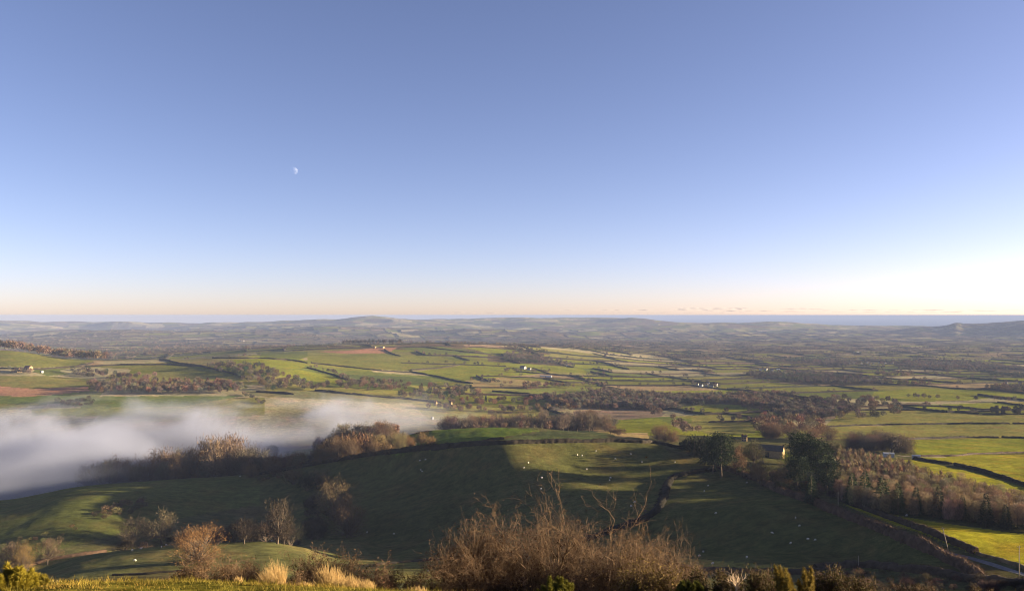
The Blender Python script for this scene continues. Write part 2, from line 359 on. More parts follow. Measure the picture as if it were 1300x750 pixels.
# ------------------------------------------------------------------ fields (crop / turf colour
G1 = (.150, .165, .020); G2 = (.128, .134, .028); G3 = (.098, .118, .027); G4 = (.165, .158, .042)
TAN = (.20, .155, .08); BRN = (.165, .125, .085); ORG = (.33, .18, .10); STRAW = (.26, .20, .085); DK = (.050, .045, .028); PALE = (.25, .225, .12)
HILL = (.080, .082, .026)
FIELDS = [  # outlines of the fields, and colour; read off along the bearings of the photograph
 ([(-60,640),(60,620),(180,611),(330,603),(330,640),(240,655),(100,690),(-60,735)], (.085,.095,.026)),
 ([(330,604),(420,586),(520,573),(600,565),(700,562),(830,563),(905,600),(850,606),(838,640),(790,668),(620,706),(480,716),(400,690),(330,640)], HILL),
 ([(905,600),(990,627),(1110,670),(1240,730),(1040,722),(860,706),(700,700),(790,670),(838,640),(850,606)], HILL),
 ([(860,707),(1000,719),(1040,722),(1040,728),(930,722),(858,720)], (.19,.17,.045)),  # sunlight on the strip put into a brighter, yellower field colour
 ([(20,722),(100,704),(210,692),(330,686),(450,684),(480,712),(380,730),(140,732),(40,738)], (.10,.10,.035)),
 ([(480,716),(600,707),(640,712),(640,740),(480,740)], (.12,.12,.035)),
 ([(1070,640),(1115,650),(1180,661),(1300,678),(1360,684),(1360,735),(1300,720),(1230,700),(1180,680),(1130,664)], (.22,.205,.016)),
 ([(1055,541),(1300,538),(1360,538),(1360,556),(1300,555.5),(1240,554),(1150,557),(1090,549)], G4),
 ([(1048,540),(1062,528),(1085,521),(1170,520),(1240,525),(1300,526),(1360,527),(1360,537),(1300,537),(1150,538)], G4),
 ([(1150,558),(1300,556),(1360,557),(1360,573),(1300,573),(1210,577),(1165,578)], G1),
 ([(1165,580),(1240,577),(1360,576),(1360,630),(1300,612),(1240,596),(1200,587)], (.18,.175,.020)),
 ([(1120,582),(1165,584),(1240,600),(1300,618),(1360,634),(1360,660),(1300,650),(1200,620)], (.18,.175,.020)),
 ([(880,526),(940,527),(960,533),(958,550),(900,552),(876,540)], G4),
 ([(788,534),(835,530),(866,546),(858,553),(810,552),(775,545)], G1),
 ([(728,522),(800,519),(845,524),(838,529),(780,533),(730,530)], BRN),
 ([(772,549),(822,549),(824,556),(782,555)], STRAW),
 ([(497,577),(512,553),(560,545),(620,541.5),(690,546),(655,552),(600,562),(540,570)], (.10,.14,.022)),
 ([(560,568),(640,558),(664,550),(700,547),(752,546),(770,552),(790,558),(700,560),(640,561)], (.06,.075,.03)),
 ([(-60,440),(0,445),(45,447.5),(75,452),(118,459),(95,464),(50,467),(20,466),(-60,462)], G2),
 ([(45,467.5),(96,465.5),(75,470),(88,475),(60,477),(42,472)], G3),
 ([(-60,476),(0,477),(60,477),(110,480.5),(148,485),(105,491),(45,493),(-60,488)], G4),
 ([(-60,488),(0,490),(40,493.5),(112,490.5),(113,496),(75,500),(30,503.5),(-60,499)], ORG),
 ([(-60,500),(30,504),(75,501),(110,503),(310,502),(230,516),(110,518),(70,512),(-60,513)], (.10,.13,.028)),
 ([(40,519),(120,517.5),(230,518),(200,530),(40,527)], G1),
 ([(118,459),(175,456.8),(212,457),(212,460),(130,462.5)], PALE),
 ([(105,465),(130,463),(215,462),(192,470),(150,468),(120,466)], G2),
 ([(218,457),(255,452),(300,451.5),(330,455),(300,465),(255,464),(230,462)], (.16,.15,.06)),
 ([(198,466),(240,464),(292,477),(285,480),(250,477),(200,471)], G2),
 ([(272,479),(305,486),(317,492),(290,495),(270,484)], G2),
 ([(280,460),(300,456),(335,455),(390,462),(385,468),(350,468),(330,462)], G1),
 ([(325,447),(390,446),(392,452),(378,458),(330,453)], G3),
 ([(352,470),(380,469),(405,474),(442,484),(425,487),(390,483),(355,477)], G1),
 ([(310,496),(400,496),(470,501),(565,508),(500,512),(320,502)], (.15, .15, .065)),
 ([(400,446),(440,445),(470,442),(505,440.5),(492,448),(440,449)], (.30,.16,.09)),
 ([(390,450),(440,449.5),(490,449),(560,453),(580,458),(570,466),(520,471),(450,467),(390,458)], G2),
 ([(505,441),(560,440),(604,446),(590,450),(540,449)], G3),
 ([(520,472),(572,467),(602,460),(662,463),(692,474),(640,478),(590,482)], G1),
 ([(415,474),(520,478),(545,482),(560,490),(480,486),(440,482)], (.07,.09,.03)),  # shade on this slope painted in as a darker green
 ([(590,483),(640,479),(702,487),(660,492),(600,490)], (.22,.18,.075)),
 ([(612,498),(700,492),(770,494),(740,503),(700,505),(640,500)], (.14,.16,.04)),
 ([(598,500),(640,503),(700,508),(640,513),(600,510)], G1),
 ([(588,437.3),(630,438),(642,440.5),(591,441)], (.24,.17,.10)),
 ([(605,458),(660,461),(735,466),(750,474),(700,472),(640,464)], G1),
 ([(1110,497),(1160,493),(1230,494),(1290,501),(1230,508),(1160,510),(1105,507)], G1),
]
WORLD_FIELDS = []
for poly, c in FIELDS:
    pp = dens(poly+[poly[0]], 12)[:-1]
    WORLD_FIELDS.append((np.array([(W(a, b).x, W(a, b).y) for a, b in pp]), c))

CA, SA = math.cos(.30), math.sin(.30)
def disp(x, y): return 85*fbm(x/900., y/900., 51, 2), 85*fbm(x/900.+40, y/900., 52, 2)
def to_uv(x, y):
    dx, dy = disp(x, y); x = x+dx; y = y+dy
    return x*CA+y*SA, -x*SA+y*CA
def from_uv(u, v):
    X, Y = u*CA-v*SA, u*SA+v*CA; x, y = X.copy(), Y.copy()
    for _ in range(5):
        dx, dy = disp(x, y); x = X-dx; y = Y-dy
    return x, y
RH = 145.0
def rw(j):
    h = _hash(np.asarray(j), np.asarray(j)*0+3, 5); o = _hash(np.asarray(j), np.asarray(j)*0+9, 6)
    return 140+180*h, o*400
def cell(x, y):
    u, v = to_uv(x, y); j = np.floor(v/RH); w, o = rw(j); i = np.floor((u+o)/w); return i, j
PAL = np.array([G1, G2, G3, G4, G2, G1, PALE, TAN, G4, G4, G1, PALE])
PALF = np.array([G2, G3, TAN, PALE, (.06,.06,.05), G3, G4, (.14,.11,.08), PALE, (.10,.10,.05), G4, (.30,.26,.15)])
def woodland(x, y):      # where copses and woods stand
    n = fbm(x/420., y/260., 91, 4)
    return n > .24 - .03*ss(2500, 7000, y)
def field_colour(x, y):
    i, j = cell(x, y); h = _hash(i, j, 15); h2 = _hash(i, j, 19)
    k = np.minimum((h*len(PAL)).astype(int), len(PAL)-1)
    near = PAL[k]; far = PALF[k]
    t = (ss(3000, 9000, y)*.75+np.where(x < 0, ss(3500, 5500, y)*.25, 0))[..., None]
    c = (near*(1-t)+far*t)*(.85+.3*h2[..., None])
    # far hills: ground between the fields goes over to heath and wood
    wl_ = woodland(x, y) & ((px_of(x, y) > 620) | (y > 2700))
    return np.where(wl_[..., None], np.array(DK)*np.array([2.0, 1.7, 1.5]), c)

x, y = XX, YY
colr = field_colour(x, y)
near = (y < 900)
base = np.array([.075, .075, .03])
n1 = fbm(x/60., y/60., 7, 3)[..., None]
colr = np.where(near[..., None], base*(1+.3*n1), colr)
colr = np.where((y < 260)[..., None], np.array([.13, .115, .045])*(1+.35*fbm(x/6., y/6., 8, 3)[..., None]), colr)
AUTH = np.zeros(x.shape, bool)
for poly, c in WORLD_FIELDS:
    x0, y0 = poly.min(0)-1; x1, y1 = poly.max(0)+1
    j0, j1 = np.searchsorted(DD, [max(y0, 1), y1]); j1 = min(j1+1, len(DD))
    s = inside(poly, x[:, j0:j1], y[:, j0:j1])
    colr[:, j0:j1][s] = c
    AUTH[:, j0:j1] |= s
# foreground turf: moss green with strawy and bare places
fg = (y < 30)
t = fbm(x/.9, y/.9, 61, 4)[..., None]; t2 = fbm(x/.25, y/.25, 62, 3)[..., None]
fgc = np.array([.11, .10, .018])*(1+.5*t2)+np.clip(t, 0, 1)*np.array([.14, .08, .03])
colr = np.where(fg[..., None], fgc, colr)
# cliff and ground beyond the coast
def is_auth(px, D):
    i = int(np.clip(np.interp(px, PX, np.arange(len(PX))), 0, len(PX)-1)); j = int(np.clip(np.searchsorted(DD, D), 0, len(DD)-1))
    return AUTH[i, j]

nc, nd = XX.shape
v = np.stack([XX, YY, Z], -1).reshape(-1, 3)
ii, jj = np.meshgrid(np.arange(nc-1), np.arange(nd-1), indexing='ij')
q = (ii*nd+jj).ravel()
f = np.stack([q, q+nd, q+nd+1, q+1], 1)
hl = ((v[:, 0]-76000)*math.cos(.343)-v[:, 1]*math.sin(.343))      # keep the land inside the body of air
okv = hl > -90000+400
f = f[okv[f].all(1)]
terrain = mesh_obj('terrain', v, f, M['ground'], smooth=True, col=colr.reshape(-1, 3))
tag(terrain, kind='structure')
# the hilltop behind and beside the camera
gx, gy = np.meshgrid(np.linspace(-120, 120, 90), np.linspace(-120, 40, 60), indexing='ij')
pxg = CX+F*gx/np.maximum(gy, 1); D_ = np.maximum(np.hypot(gx, gy)*np.where(gy > 0, 1, .35), 1)
gz = bil(Z, np.clip(np.where(gy > 0, pxg, np.where(gx < 0, -1400, 2800)), -1400, 2800), np.log(np.clip(np.where(gy > 3, gy, D_), 1, 200)))
gz = np.where(gy < 3, -1.75-.004*np.hypot(gx, gy)**1.5, gz)-.5
nx, ny = gx.shape; qq = (np.arange(nx-1)[:, None]*ny+np.arange(ny-1)[None, :]).ravel()
tag(mesh_obj('hilltop_ground', np.stack([gx, gy, gz], -1).reshape(-1, 3), np.stack([qq, qq+ny, qq+ny+1, qq+1], 1), M['ground'], smooth=True,
             col=np.array([.13, .12, .035])), kind='structure')

# sea beyond the coast
m, nt, N, L = new_mat('sea_water')
o_ = N.new('ShaderNodeOutputMaterial'); b_ = N.new('ShaderNodeBsdfPrincipled'); b_.inputs['Base Color'].default_value = (.03, .06, .09, 1)
b_.inputs['Roughness'].default_value = .35; b_.inputs['IOR'].default_value = 1.33
L.new(b_.outputs[0], o_.inputs[0])
SZ = -252.0
sp = [(-120, 16500), (560, 13600), (1200, 12300), (12000, 9000), (60000, 9000), (70000, 63000), (1800, 63000)]
sv = [(a if k != 0 else 500, b, SZ) for k, (a, b) in enumerate(sp)]
tag(mesh_obj('sea', sv, [tuple(range(len(sv)))], m), kind='structure')

# ------------------------------------------------------------------ road (the lane between its hedges)
m, nt, N, L = new_mat('asphalt')
o_ = N.new('ShaderNodeOutputMaterial'); b_ = N.new('ShaderNodeBsdfPrincipled'); b_.inputs['Roughness'].default_value = .75
g_ = N.new('ShaderNodeNewGeometry'); n_ = N.new('ShaderNodeTexNoise'); n_.inputs['Scale'].default_value = .6; n_.inputs['Detail'].default_value = 6
cr = N.new('ShaderNodeValToRGB'); cr.color_ramp.elements[0].color = (.045, .045, .05, 1); cr.color_ramp.elements[1].color = (.09, .085, .085, 1)
cr.color_ramp.elements[0].position = .35; cr.color_ramp.elements[1].position = .65
L.new(g_.outputs['Position'], n_.inputs['Vector']); L.new(n_.outputs['Fac'], cr.inputs[0]); L.new(cr.outputs[0], b_.inputs['Base Color']); L.new(b_.outputs[0], o_.inputs[0])
M['asphalt'] = m
def smooth_path(P, step):
    """resample a 3-D ground path"""
    P = np.array([(p.x, p.y) for p in P]); d = np.r_[0, np.cumsum(np.hypot(*np.diff(P, axis=0).T))]
    n = max(2, int(d[-1]/step)+1); s = np.linspace(0, d[-1], n)
    x = pchip(d, P[:, 0], s) if len(P) > 2 else np.interp(s, d, P[:, 0]); y = pchip(d, P[:, 1], s) if len(P) > 2 else np.interp(s, d, P[:, 1])
    return x, y
def strip(name, pts, w, lift, mat, kind='structure'):
    x, y = smooth_path([W(*p) for p in pts], 3.0)
    tx, ty = np.gradient(x), np.gradient(y); l = np.hypot(tx, ty); nx_, ny_ = -ty/l, tx/l
    rows = []
    for k in (-1, -.5, 0, .5, 1):
        X, Y = x+nx_*w/2*k, y+ny_*w/2*k; rows.append(np.stack([X, Y, ground(X, Y)+lift*(1-.3*k*k)], 1))
    v = np.stack(rows, 1).reshape(-1, 3); n = len(x)
    a = (np.arange(n-1)[:, None]*5+np.arange(4)[None, :]).ravel()
    return tag(mesh_obj(name, v, np.stack([a, a+1, a+6, a+5], 1), mat, smooth=True), kind=kind)
LANE = [(1030,636),(1065,648),(1100,661),(1140,677),(1178,692),(1205,703),(1232,708),(1262,717),(1300,729),(1350,745)]
strip('lane', LANE, 3.4, .12, M['asphalt'])
M['earth'] = mat_simple('earth_track', (.30, .24, .16), var=.3, scale=1.0)
strip('farm_track', [(1140,578),(1160,579.5),(1200,580)], 3.5, .25, M['earth'])

# ------------------------------------------------------------------ hedges
HC = {'dark': (.030, .024, .016), 'brown': (.062, .043, .028), 'red': (.090, .056, .036), 'green': (.035, .036, .018), 'straw': (.13, .098, .05)}
def hedge_mesh(x, y, h, w, step, rs, fuzz=0, gap=None):
    n = len(x); tx, ty = np.gradient(x), np.gradient(y); l = np.hypot(tx, ty)+1e-9; nx_, ny_ = -ty/l, tx/l
    s = np.r_[0, np.cumsum(np.hypot(np.diff(x), np.diff(y)))]
    hh = h*(1+.35*(vnoise(s/4., s*0, int(rs.integers(999)))-.5)+.3*(vnoise(s/17., s*0, int(rs.integers(999)))-.5))
    prof = [(-.45, -.4), (-.46, .40), (-.26, .80), (.05, .88), (.28, .78), (.46, .35), (.45, -.4)] if fuzz else [(-.5, -.4), (-.52, .45), (-.3, .92), (.05, 1.0), (.33, .9), (.52, .4), (.5, -.4)]
    rows = []
    for a, b in prof:
        X, Y = x+nx_*a*w*(1+.25*rs.normal(size=n)), y+ny_*a*w*(1+.25*rs.normal(size=n))
        zz = ground(X, Y)+np.where(b < 0, -.6, b*hh+.06*h*rs.normal(size=n)); rows.append(np.stack([X, Y, zz], 1))
    v = np.stack(rows, 1).reshape(-1, 3); k = len(prof)
    a = (np.arange(n-1)[:, None]*k+np.arange(k-1)[None, :]).ravel()
    f = np.stack([a, a+1, a+k+1, a+k], 1)
    tri = np.concatenate([f[:, [0, 1, 2]], f[:, [0, 2, 3]]])
    if fuzz:
        m_ = int(s[-1]*fuzz*5); u = rs.random(m_)*(n-1); i = u.astype(int).clip(0, n-2); t = u-i
        X = x[i]*(1-t)+x[i+1]*t; Y = y[i]*(1-t)+y[i+1]*t; a = rs.uniform(-.5, .5, m_)
        X = X+nx_[i]*a*w; Y = Y+ny_[i]*a*w
        b = np.sqrt(np.clip(1-(2*a)**4, 0, 1))*hh[i]*rs.uniform(.35, 1.0, m_)
        d = unit(np.stack([nx_[i]*a*2+.3*rs.normal(size=m_), ny_[i]*a*2+.3*rs.normal(size=m_), .5+rs.random(m_)], 1))
        sv_, sf = slivers(np.stack([X, Y, ground(X, Y)+b-.1], 1), d, h*rs.uniform(.18, .5, m_), h*.030, rs)
        tri = np.concatenate([tri, sf+len(v)]); v = np.concatenate([v, sv_])
    return v, tri
def hedge(pts, h, w, c, label, group=None, fuzz=5, name='hedge', cat='hedge', gap=None):
    P = [W(*p) for p in dens(pts, 14)]
    runs = [[P[0]]]
    for q_ in P[1:]:
        if abs(math.log(q_.y/runs[-1][-1].y)) > .17: runs.append([])
        runs[-1].append(q_)
    P = max(runs, key=len)
    if len(P) < 2: print('hedge lost', label); return None
    D = sum(p.y for p in P)/len(P); step = max(.9, D/500.)
    x, y = smooth_path(P, step); rs = np.random.default_rng(len(label)*7+int(pts[0][0]))
    v, f = hedge_mesh(x, y, h, w, step, rs, fuzz if D < 1300 else 0)
    o0 = Vector((float(x[0]), float(y[0]), float(ground(x[0], y[0])))); v = v-np.array(o0)
    o = mesh_obj(name, v, f, M['hedge']); o.location = o0
    o.color = (*(HC[c] if isinstance(c, str) else c), 1)
    return tag(o, label, cat, group)
GH = 'hedges dividing the near fields'
hedge([(316,604.5),(360,597.5),(420,586),(480,576),(540,569.5),(600,564.5),(660,562),(720,561),(780,560.5),(830,562.5),(868,570)], 2.8, 3.2, 'dark', 'long dark hedge along the crest of the big shaded hill field', GH, 6)
hedge([(548,571),(600,563),(640,557),(662,550.5),(700,547.5),(748,546.5),(768,552),(790,556.5)], 2.0, 2.2, 'dark', 'dark hedge arching over the small shaded field behind the crest', GH, 5)
hedge([(907,597),(880,600),(866,603),(853,608),(845,622),(840,638),(829,652),(811,662),(790,669),(765,678),(735,688)], 2.4, 5.0, (.012, .010, .007), 'dark winding gully hedge curling down between two shaded fields', GH, 6)  # hedge colour darkened to stand in for shade along the gully
hedge([(905,592),(940,602),(965,612),(990,625),(1020,635),(1045,645),(1075,657),(1110,670),(1150,686),(1183,701),(1215,718),(1245,736)], 3.9, 3.6, 'red', 'reddish hedge on the near side of the lane', GH, 8)
hedge([(1068,636),(1100,647),(1140,662),(1180,676),(1212,690),(1240,703)], 2.6, 3.0, 'brown', 'brown hedge on the far side of the lane below the bright field', GH, 8)
hedge([(1240,703),(1262,709),(1300,721),(1345,735)], 1.3, 2.2, 'straw', 'low strawy bank hedge beside the bend of the lane', GH, 8)
hedge([(1035,722),(1070,719),(1110,719),(1150,724),(1190,728),(1235,738),(1290,742),(1350,744)], 2.6, 4.5, 'brown', 'broad scrubby hedge below the triangular lit patch by the lane', GH, 9)
hedge([(858,722),(900,725),(950,726),(1000,728),(1045,727)], 2.2, 3.5, 'brown', 'scrub hedge along the lower edge of the narrow sunlit strip', GH, 9)
hedge([(478,717),(520,713),(560,710.5),(600,707)], 1.3, 2.0, 'dark', 'low dark hedge left of the twiggy hawthorn bush', GH, 6)
hedge([(143,730),(150,730),(180,729),(215,726),(245,724)], .9, 1.6, 'dark', 'thin dark hedge bank just beyond the grassy brow', GH, 6)
hedge([(18,724),(60,711),(100,704.5),(135,700)], 1.6, 2.4, 'red', 'reddish hedge dropping to the dark hollow at lower left', GH, 6)
hedge([(1050,542),(1090,540),(1150,539),(1220,538),(1281,538)], 2.4, 3, 'dark', 'long straight hedge between the two broad right-hand pastures', GH, 3)
hedge([(1286,538),(1360,539)], 2.4, 3, 'dark', 'short hedge end right of the gateway in the upper pasture edge', GH, 3)
hedge([(1150,558.5),(1180,556.5),(1230,555.5),(1267,555.5)], 2.4, 3, 'dark', 'hedge curving under the lower broad pasture on the right', GH, 3)
hedge([(1272,555.5),(1300,556),(1360,558)], 2.4, 3, 'dark', 'short hedge right of the gap under the lower pasture', GH, 3)
hedge([(1160,583),(1200,588.5),(1207,589.5)], 2.4, 3.2, 'dark', 'short thick hedge left of the gateway in the lime green fields', GH, 4)
hedge([(1212,590.5),(1240,597.5),(1270,606),(1300,615),(1350,630)], 2.6, 3.2, 'dark', 'thick dark hedge running down between two lime green fields', GH, 4)
hedge([(1165,579),(1210,578.8),(1240,576),(1300,574.5),(1360,573)], 1.6, 3.0, 'brown', 'brown hedge above the lime green field on the right', GH, 4)
hedge([(1085,521),(1130,520.5),(1180,520.5),(1215,523.5),(1242,525.5)], 2.4, 3, 'dark', 'bent hedge on top of the upper broad pasture', GH, 3)
hedge([(1248,526),(1300,526),(1360,528)], 2.4, 3, 'dark', 'hedge end by the dark copse at the right edge', GH, 3)
hedge([(1145,515),(1200,516),(1250,520),(1285,521)], 2.4, 3, 'brown', 'second hedge above the broad pastures on the right', GH, 3)
hedge([(868,524),(900,524.5),(940,527),(962,533)], 2.5, 3.4, 'dark', 'dark hedge over the square green pasture left of the russet copse', GH, 3)
hedge([(560,545.5),(512,552.5),(498,572)], 1.2, 1.6, 'brown', 'thin hedge on the left edge of the rounded green field', GH, 4)
GM = 'hedges on the middle hills'
MH = [([(0,468),(50,469),(95,466),(118,461)], 'hedge under the long green hilltop field at far left'),
 ([(105,466),(150,463.5),(215,463),(262,466)], 'thin hedge between olive strips left of the wooded dip'),
 ([(165,456.5),(190,456.5),(205,457)], 'short dark hedge on the hilltop behind the rust-coloured wood'),
 ([(203,457),(225,461),(255,465),(285,472),(310,479)], 'diagonal hedge falling right from the hilltop at left'),
 ([(270,455),(330,455),(365,457),(390,461)], 'hedge across the hilltop above the wooded dip'),
 ([(318,454),(333,446)], 'short steep hedge climbing to the skyline of the middle hill'),
 ([(395,461),(440,466),(480,470.5),(520,473)], 'long dark hedge crossing the middle hillside, left half'),
 ([(520,472),(550,477),(580,484),(600,487)], 'long dark hedge crossing the middle hillside, right half'),
 ([(522,470),(560,467),(590,462)], 'thin hedge between two green fields on the round hill'),
 ([(390,467),(420,475),(440,482)], 'tree-lined hedge on the slope left of the middle valley'),
 ([(400,496),(430,499),(470,503),(520,507),(560,512)], 'hedge along the pale field just above the mist'),
 ([(625,497),(665,500),(700,504),(730,508)], 'hedge under the pale green field in the middle'),
 ([(488,444),(500,450),(508,452)], 'short hedge by the orange ploughed field on the hilltop'),
 ([(505,441.5),(540,441),(585,446),(604,448)], 'hedge across the crown of the middle hill'),
 ([(655,472),(680,474),(715,477),(735,477)], 'hedge in front of the white farmhouse'),
 ([(690,481),(720,486),(760,486)], 'hedge between tan fields in the middle distance'),
 ([(325,498),(350,499),(372,501)], 'low dark hedge at the top of the mist')]
for p, l in MH: hedge(p, 3.0, 4.0, 'dark', l, GM, 0)

# the hedgerow net of the vale
cand = []
def in_view(x, y, m=25):
    p = px_of(x, y); return (p > -m) & (p < 1300+m)
SPAN = []
for j in range(-70, 90):
    v0 = j*RH; w0, o0 = rw(np.array(j)); w0 = float(w0); o0 = float(o0)
    for i in range(-70, 90):
        u0 = i*w0-o0
        SPAN.append(((u0, v0), (u0+w0, v0)))
        SPAN.append(((u0, v0), (u0, v0+RH)))
for (a, b), (c, d) in SPAN:
    xm, ym = (a+c)/2, (b+d)/2; Xm, Ym = xm*CA-ym*SA, xm*SA+ym*CA
    if Ym < 850 or Ym > 9500 or abs(Xm) > .75*Ym+100: continue
    cand.append((a, b, c, d, Ym))
HS = []
for a, b, c, d, Ym in cand:
    n = max(3, int(math.hypot(c-a, d-b)/max(6, Ym/220.)))
    t = np.linspace(0, 1, n)
    x, y = from_uv(a+(c-a)*t, b+(d-b)*t)
    xm, ym = float(x[n//2]), float(y[n//2])
    if ym < 930 or not in_view(xm, ym): continue
    if random.random() < .10: continue
    pm = float(px_of(xm, ym))
    if (pm < 560 and ym < 2500) or (pm < 640 and ym < 1500): continue
    if is_auth(pm, ym) or (pm > 620 and ym < 1250 and (ym < 1050 or random.random() < .5)): continue
    # hidden behind a nearer crest?
    row = HY-float(ground(xm, ym))*F/ym
    if hit(pm, row+.3) < ym*.86: continue
    HS.append((x, y, ym))
HS.sort(key=lambda s: s[2])
print('hedge spans', len(HS))
bigv, bigf, nb = [], [], 0
for k, (x, y, ym) in enumerate(HS):
    rs = np.random.default_rng(k); h = rs.uniform(1.8, 3.6)*(1+ym/9000.); w = rs.uniform(2.5, 5)
    v, f = hedge_mesh(x, y, h, w, 5, rs)
    if k < 215:
        o0 = np.array([x[0], y[0], float(ground(x[0], y[0]))])
        o = mesh_obj('hedge', v-o0, f, M['hedge']); o.location = o0
        o.color = (*random.choice([HC['dark'], HC['dark'], HC['brown'], HC['green'], (.05, .038, .027)]), 1)
        tag(o, 'dark winter hedge between small fields in the vale', 'hedge', 'hedges across the nearer vale')
    else:
        bigv.append(v); bigf.append(f+nb); nb += len(v)
if bigv:
    V = np.concatenate(bigv)
    tag(mesh_obj('far_hedgerows', V, np.concatenate(bigf), M['mass'], col=np.array([.060, .047, .034])), 'net of dark hedgerows across the far vale', 'hedgerows', kind='stuff')
# ------------------------------------------------------------------ trees
def ell(n, rs, inner=.5):
    d = unit(rs.normal(size=(n, 3))); return d, d*(inner+(1-inner)*rs.random((n, 1))**.6)
def broad(seed, rx=.42, rz=.37, zc=.6, K=34, per=64, L=(.05, .11), wd=.011, hub=.22, lowc=.6):
    rs = np.random.default_rng(seed)
    d, p = ell(K, rs, .45); lump = 1+.22*rs.normal(size=(K, 1)).clip(-1.2, 1.2)
    lean = rs.normal(size=2)*.04
    c = p*lump*np.array([rx, rx*.95, rz]); c[:, 2] = np.maximum(c[:, 2], -rz*lowc*.85); c = c+np.array([lean[0], lean[1], zc])
    hub = np.array([lean[0]*.3, lean[1]*.3, hub])
    # limbs
    P = []; Q = []; r0 = []; r1 = []
    P.append([0, 0, -.02]); Q.append(list(hub)); r0.append(.035); r1.append(.026)
    for k in range(K):
        mid = hub*.45+c[k]*.55+rs.normal(size=3)*.03-np.array([0, 0, .03])
        P += [list(hub+rs.normal(size=3)*.008), list(mid)]; Q += [list(mid), list(c[k])]; r0 += [.013, .007]; r1 += [.007, .003]
    tv, tf = segs_mesh(P, Q, r0, r1, 4)
    rr = .085+.05*rs.random((K, 1))
    C = np.repeat(c, per, 0)+rs.normal(size=(K*per, 3))*np.repeat(rr, per, 0)*np.array([.75, .75, .6])
    dd = unit(np.repeat(unit(c-np.array([0, 0, zc-.25])), per, 0)*1.0+rs.normal(size=(K*per, 3))*.65+np.array([0, 0, .25]))
    cv, cf = slivers(C, dd, rs.uniform(*L, K*per), wd*rs.uniform(.6, 1.5, K*per), rs)
    return (tv, tf), (cv, cf)
def young(seed, r=.25, n=1500):
    rs = np.random.default_rng(seed); P = [[0, 0, -.02], [0, 0, .5]]; Q = [[0, 0, .5], [.01, 0, .98]]; r0 = [.014, .009]; r1 = [.009, .002]
    N = 26
    for k in range(N):
        z = .2+.7*k/N; a = rs.random()*6.28; l = r*(1.1-.75*abs(z-.45)/.55)
        P.append([0, 0, z]); Q.append([math.cos(a)*l, math.sin(a)*l, z+l*1.0]); r0.append(.005); r1.append(.0015)
    tv, tf = segs_mesh(P, Q, r0, r1, 3)
    z = .12+.84*rs.random(n); a = rs.random(n)*6.28; q = np.sqrt(rs.random(n))*r*np.sqrt(np.clip(1-((z-.5)/.56)**2, .02, 1))
    C = np.stack([np.cos(a)*q, np.sin(a)*q, z-.03], 1); d = unit(np.stack([np.cos(a)*.35, np.sin(a)*.35, np.ones(n)], 1)+rs.normal(size=(n, 3))*.5)
    return (tv, tf), slivers(C, d, rs.uniform(.05, .11, n), .0075*rs.uniform(.6, 1.4, n), rs)
def pine(seed):
    rs = np.random.default_rng(seed); K = 22; P = [[0, 0, -.02], [.01, .01, .45]]; Q = [[.01, .01, .45], [.02, -.01, .95]]; r0 = [.024, .018]; r1 = [.018, .004]
    Cs = []; ds = []
    for k in range(K):
        z = .33+.62*(k/(K-1)); a = k*2.4+rs.random(); l = (.30*(1-((z-.55)/.62)**2))*rs.uniform(.45, 1.05)
        c = np.array([math.cos(a)*l, math.sin(a)*l, z+.02]); P.append([0, 0, z-.06]); Q.append(list(c)); r0.append(.008); r1.append(.003)
        n = 230; g = rs.normal(size=(n, 3))*np.array([.075, .075, .034]); Cs.append(c+g); ds.append(unit(g*np.array([3, 3, 2])+rs.normal(size=(n, 3))*.05+np.array([0, 0, .10])))
    tv, tf = segs_mesh(P, Q, r0, r1, 5); C = np.concatenate(Cs); d = np.concatenate(ds)
    return (tv, tf), slivers(C, d, rs.uniform(.035, .06, len(C)), .019, rs)
def spruce(seed, r=.2):
    rs = np.random.default_rng(seed); n = 2300; tv, tf = segs_mesh([[0, 0, -.02]], [[0, 0, .97]], [.018], [.003], 5)
    z = 1-.93*np.sqrt(rs.random(n)); tier = np.floor(z*13)/13; a = rs.random(n)*6.28; lob = 1+.28*np.sin(a*5+tier*40)
    R_ = r*(1-z)**.85*lob*(1.0-.35*((z*13) % 1))+.012; q = R_*rs.random(n)**.35
    C = np.stack([np.cos(a)*q, np.sin(a)*q, z], 1); d = unit(np.stack([np.cos(a), np.sin(a), np.full(n, -.15)], 1)+rs.normal(size=(n, 3))*.35)
    return (tv, tf), slivers(C, d, rs.uniform(.03, .06, n), .016, rs)
def bush(seed, n=1500):
    rs = np.random.default_rng(seed); K = 16; a = rs.random(K)*6.28; q = np.sqrt(rs.random(K))*.62
    c = np.stack([np.cos(a)*q, np.sin(a)*q, (.35+.45*rs.random(K))*(1-.6*q*q)], 1)
    tv, tf = segs_mesh(np.zeros((K, 3))+rs.normal(size=(K, 3))*[.08, .08, 0], c, np.full(K, .025), np.full(K, .01), 3)
    per = n//K; C = np.repeat(c, per, 0)+rs.normal(size=(K*per, 3))*np.array([.15, .15, .12]); C[:, 2] = np.abs(C[:, 2])
    d = unit(unit(C-np.array([0, 0, -.2]))+rs.normal(size=(K*per, 3))*.5+np.array([0, 0, .2]))
    return (tv, tf), slivers(C, d, rs.uniform(.1, .22, K*per), .026*rs.uniform(.6, 1.4, K*per), rs)
PROT = {}
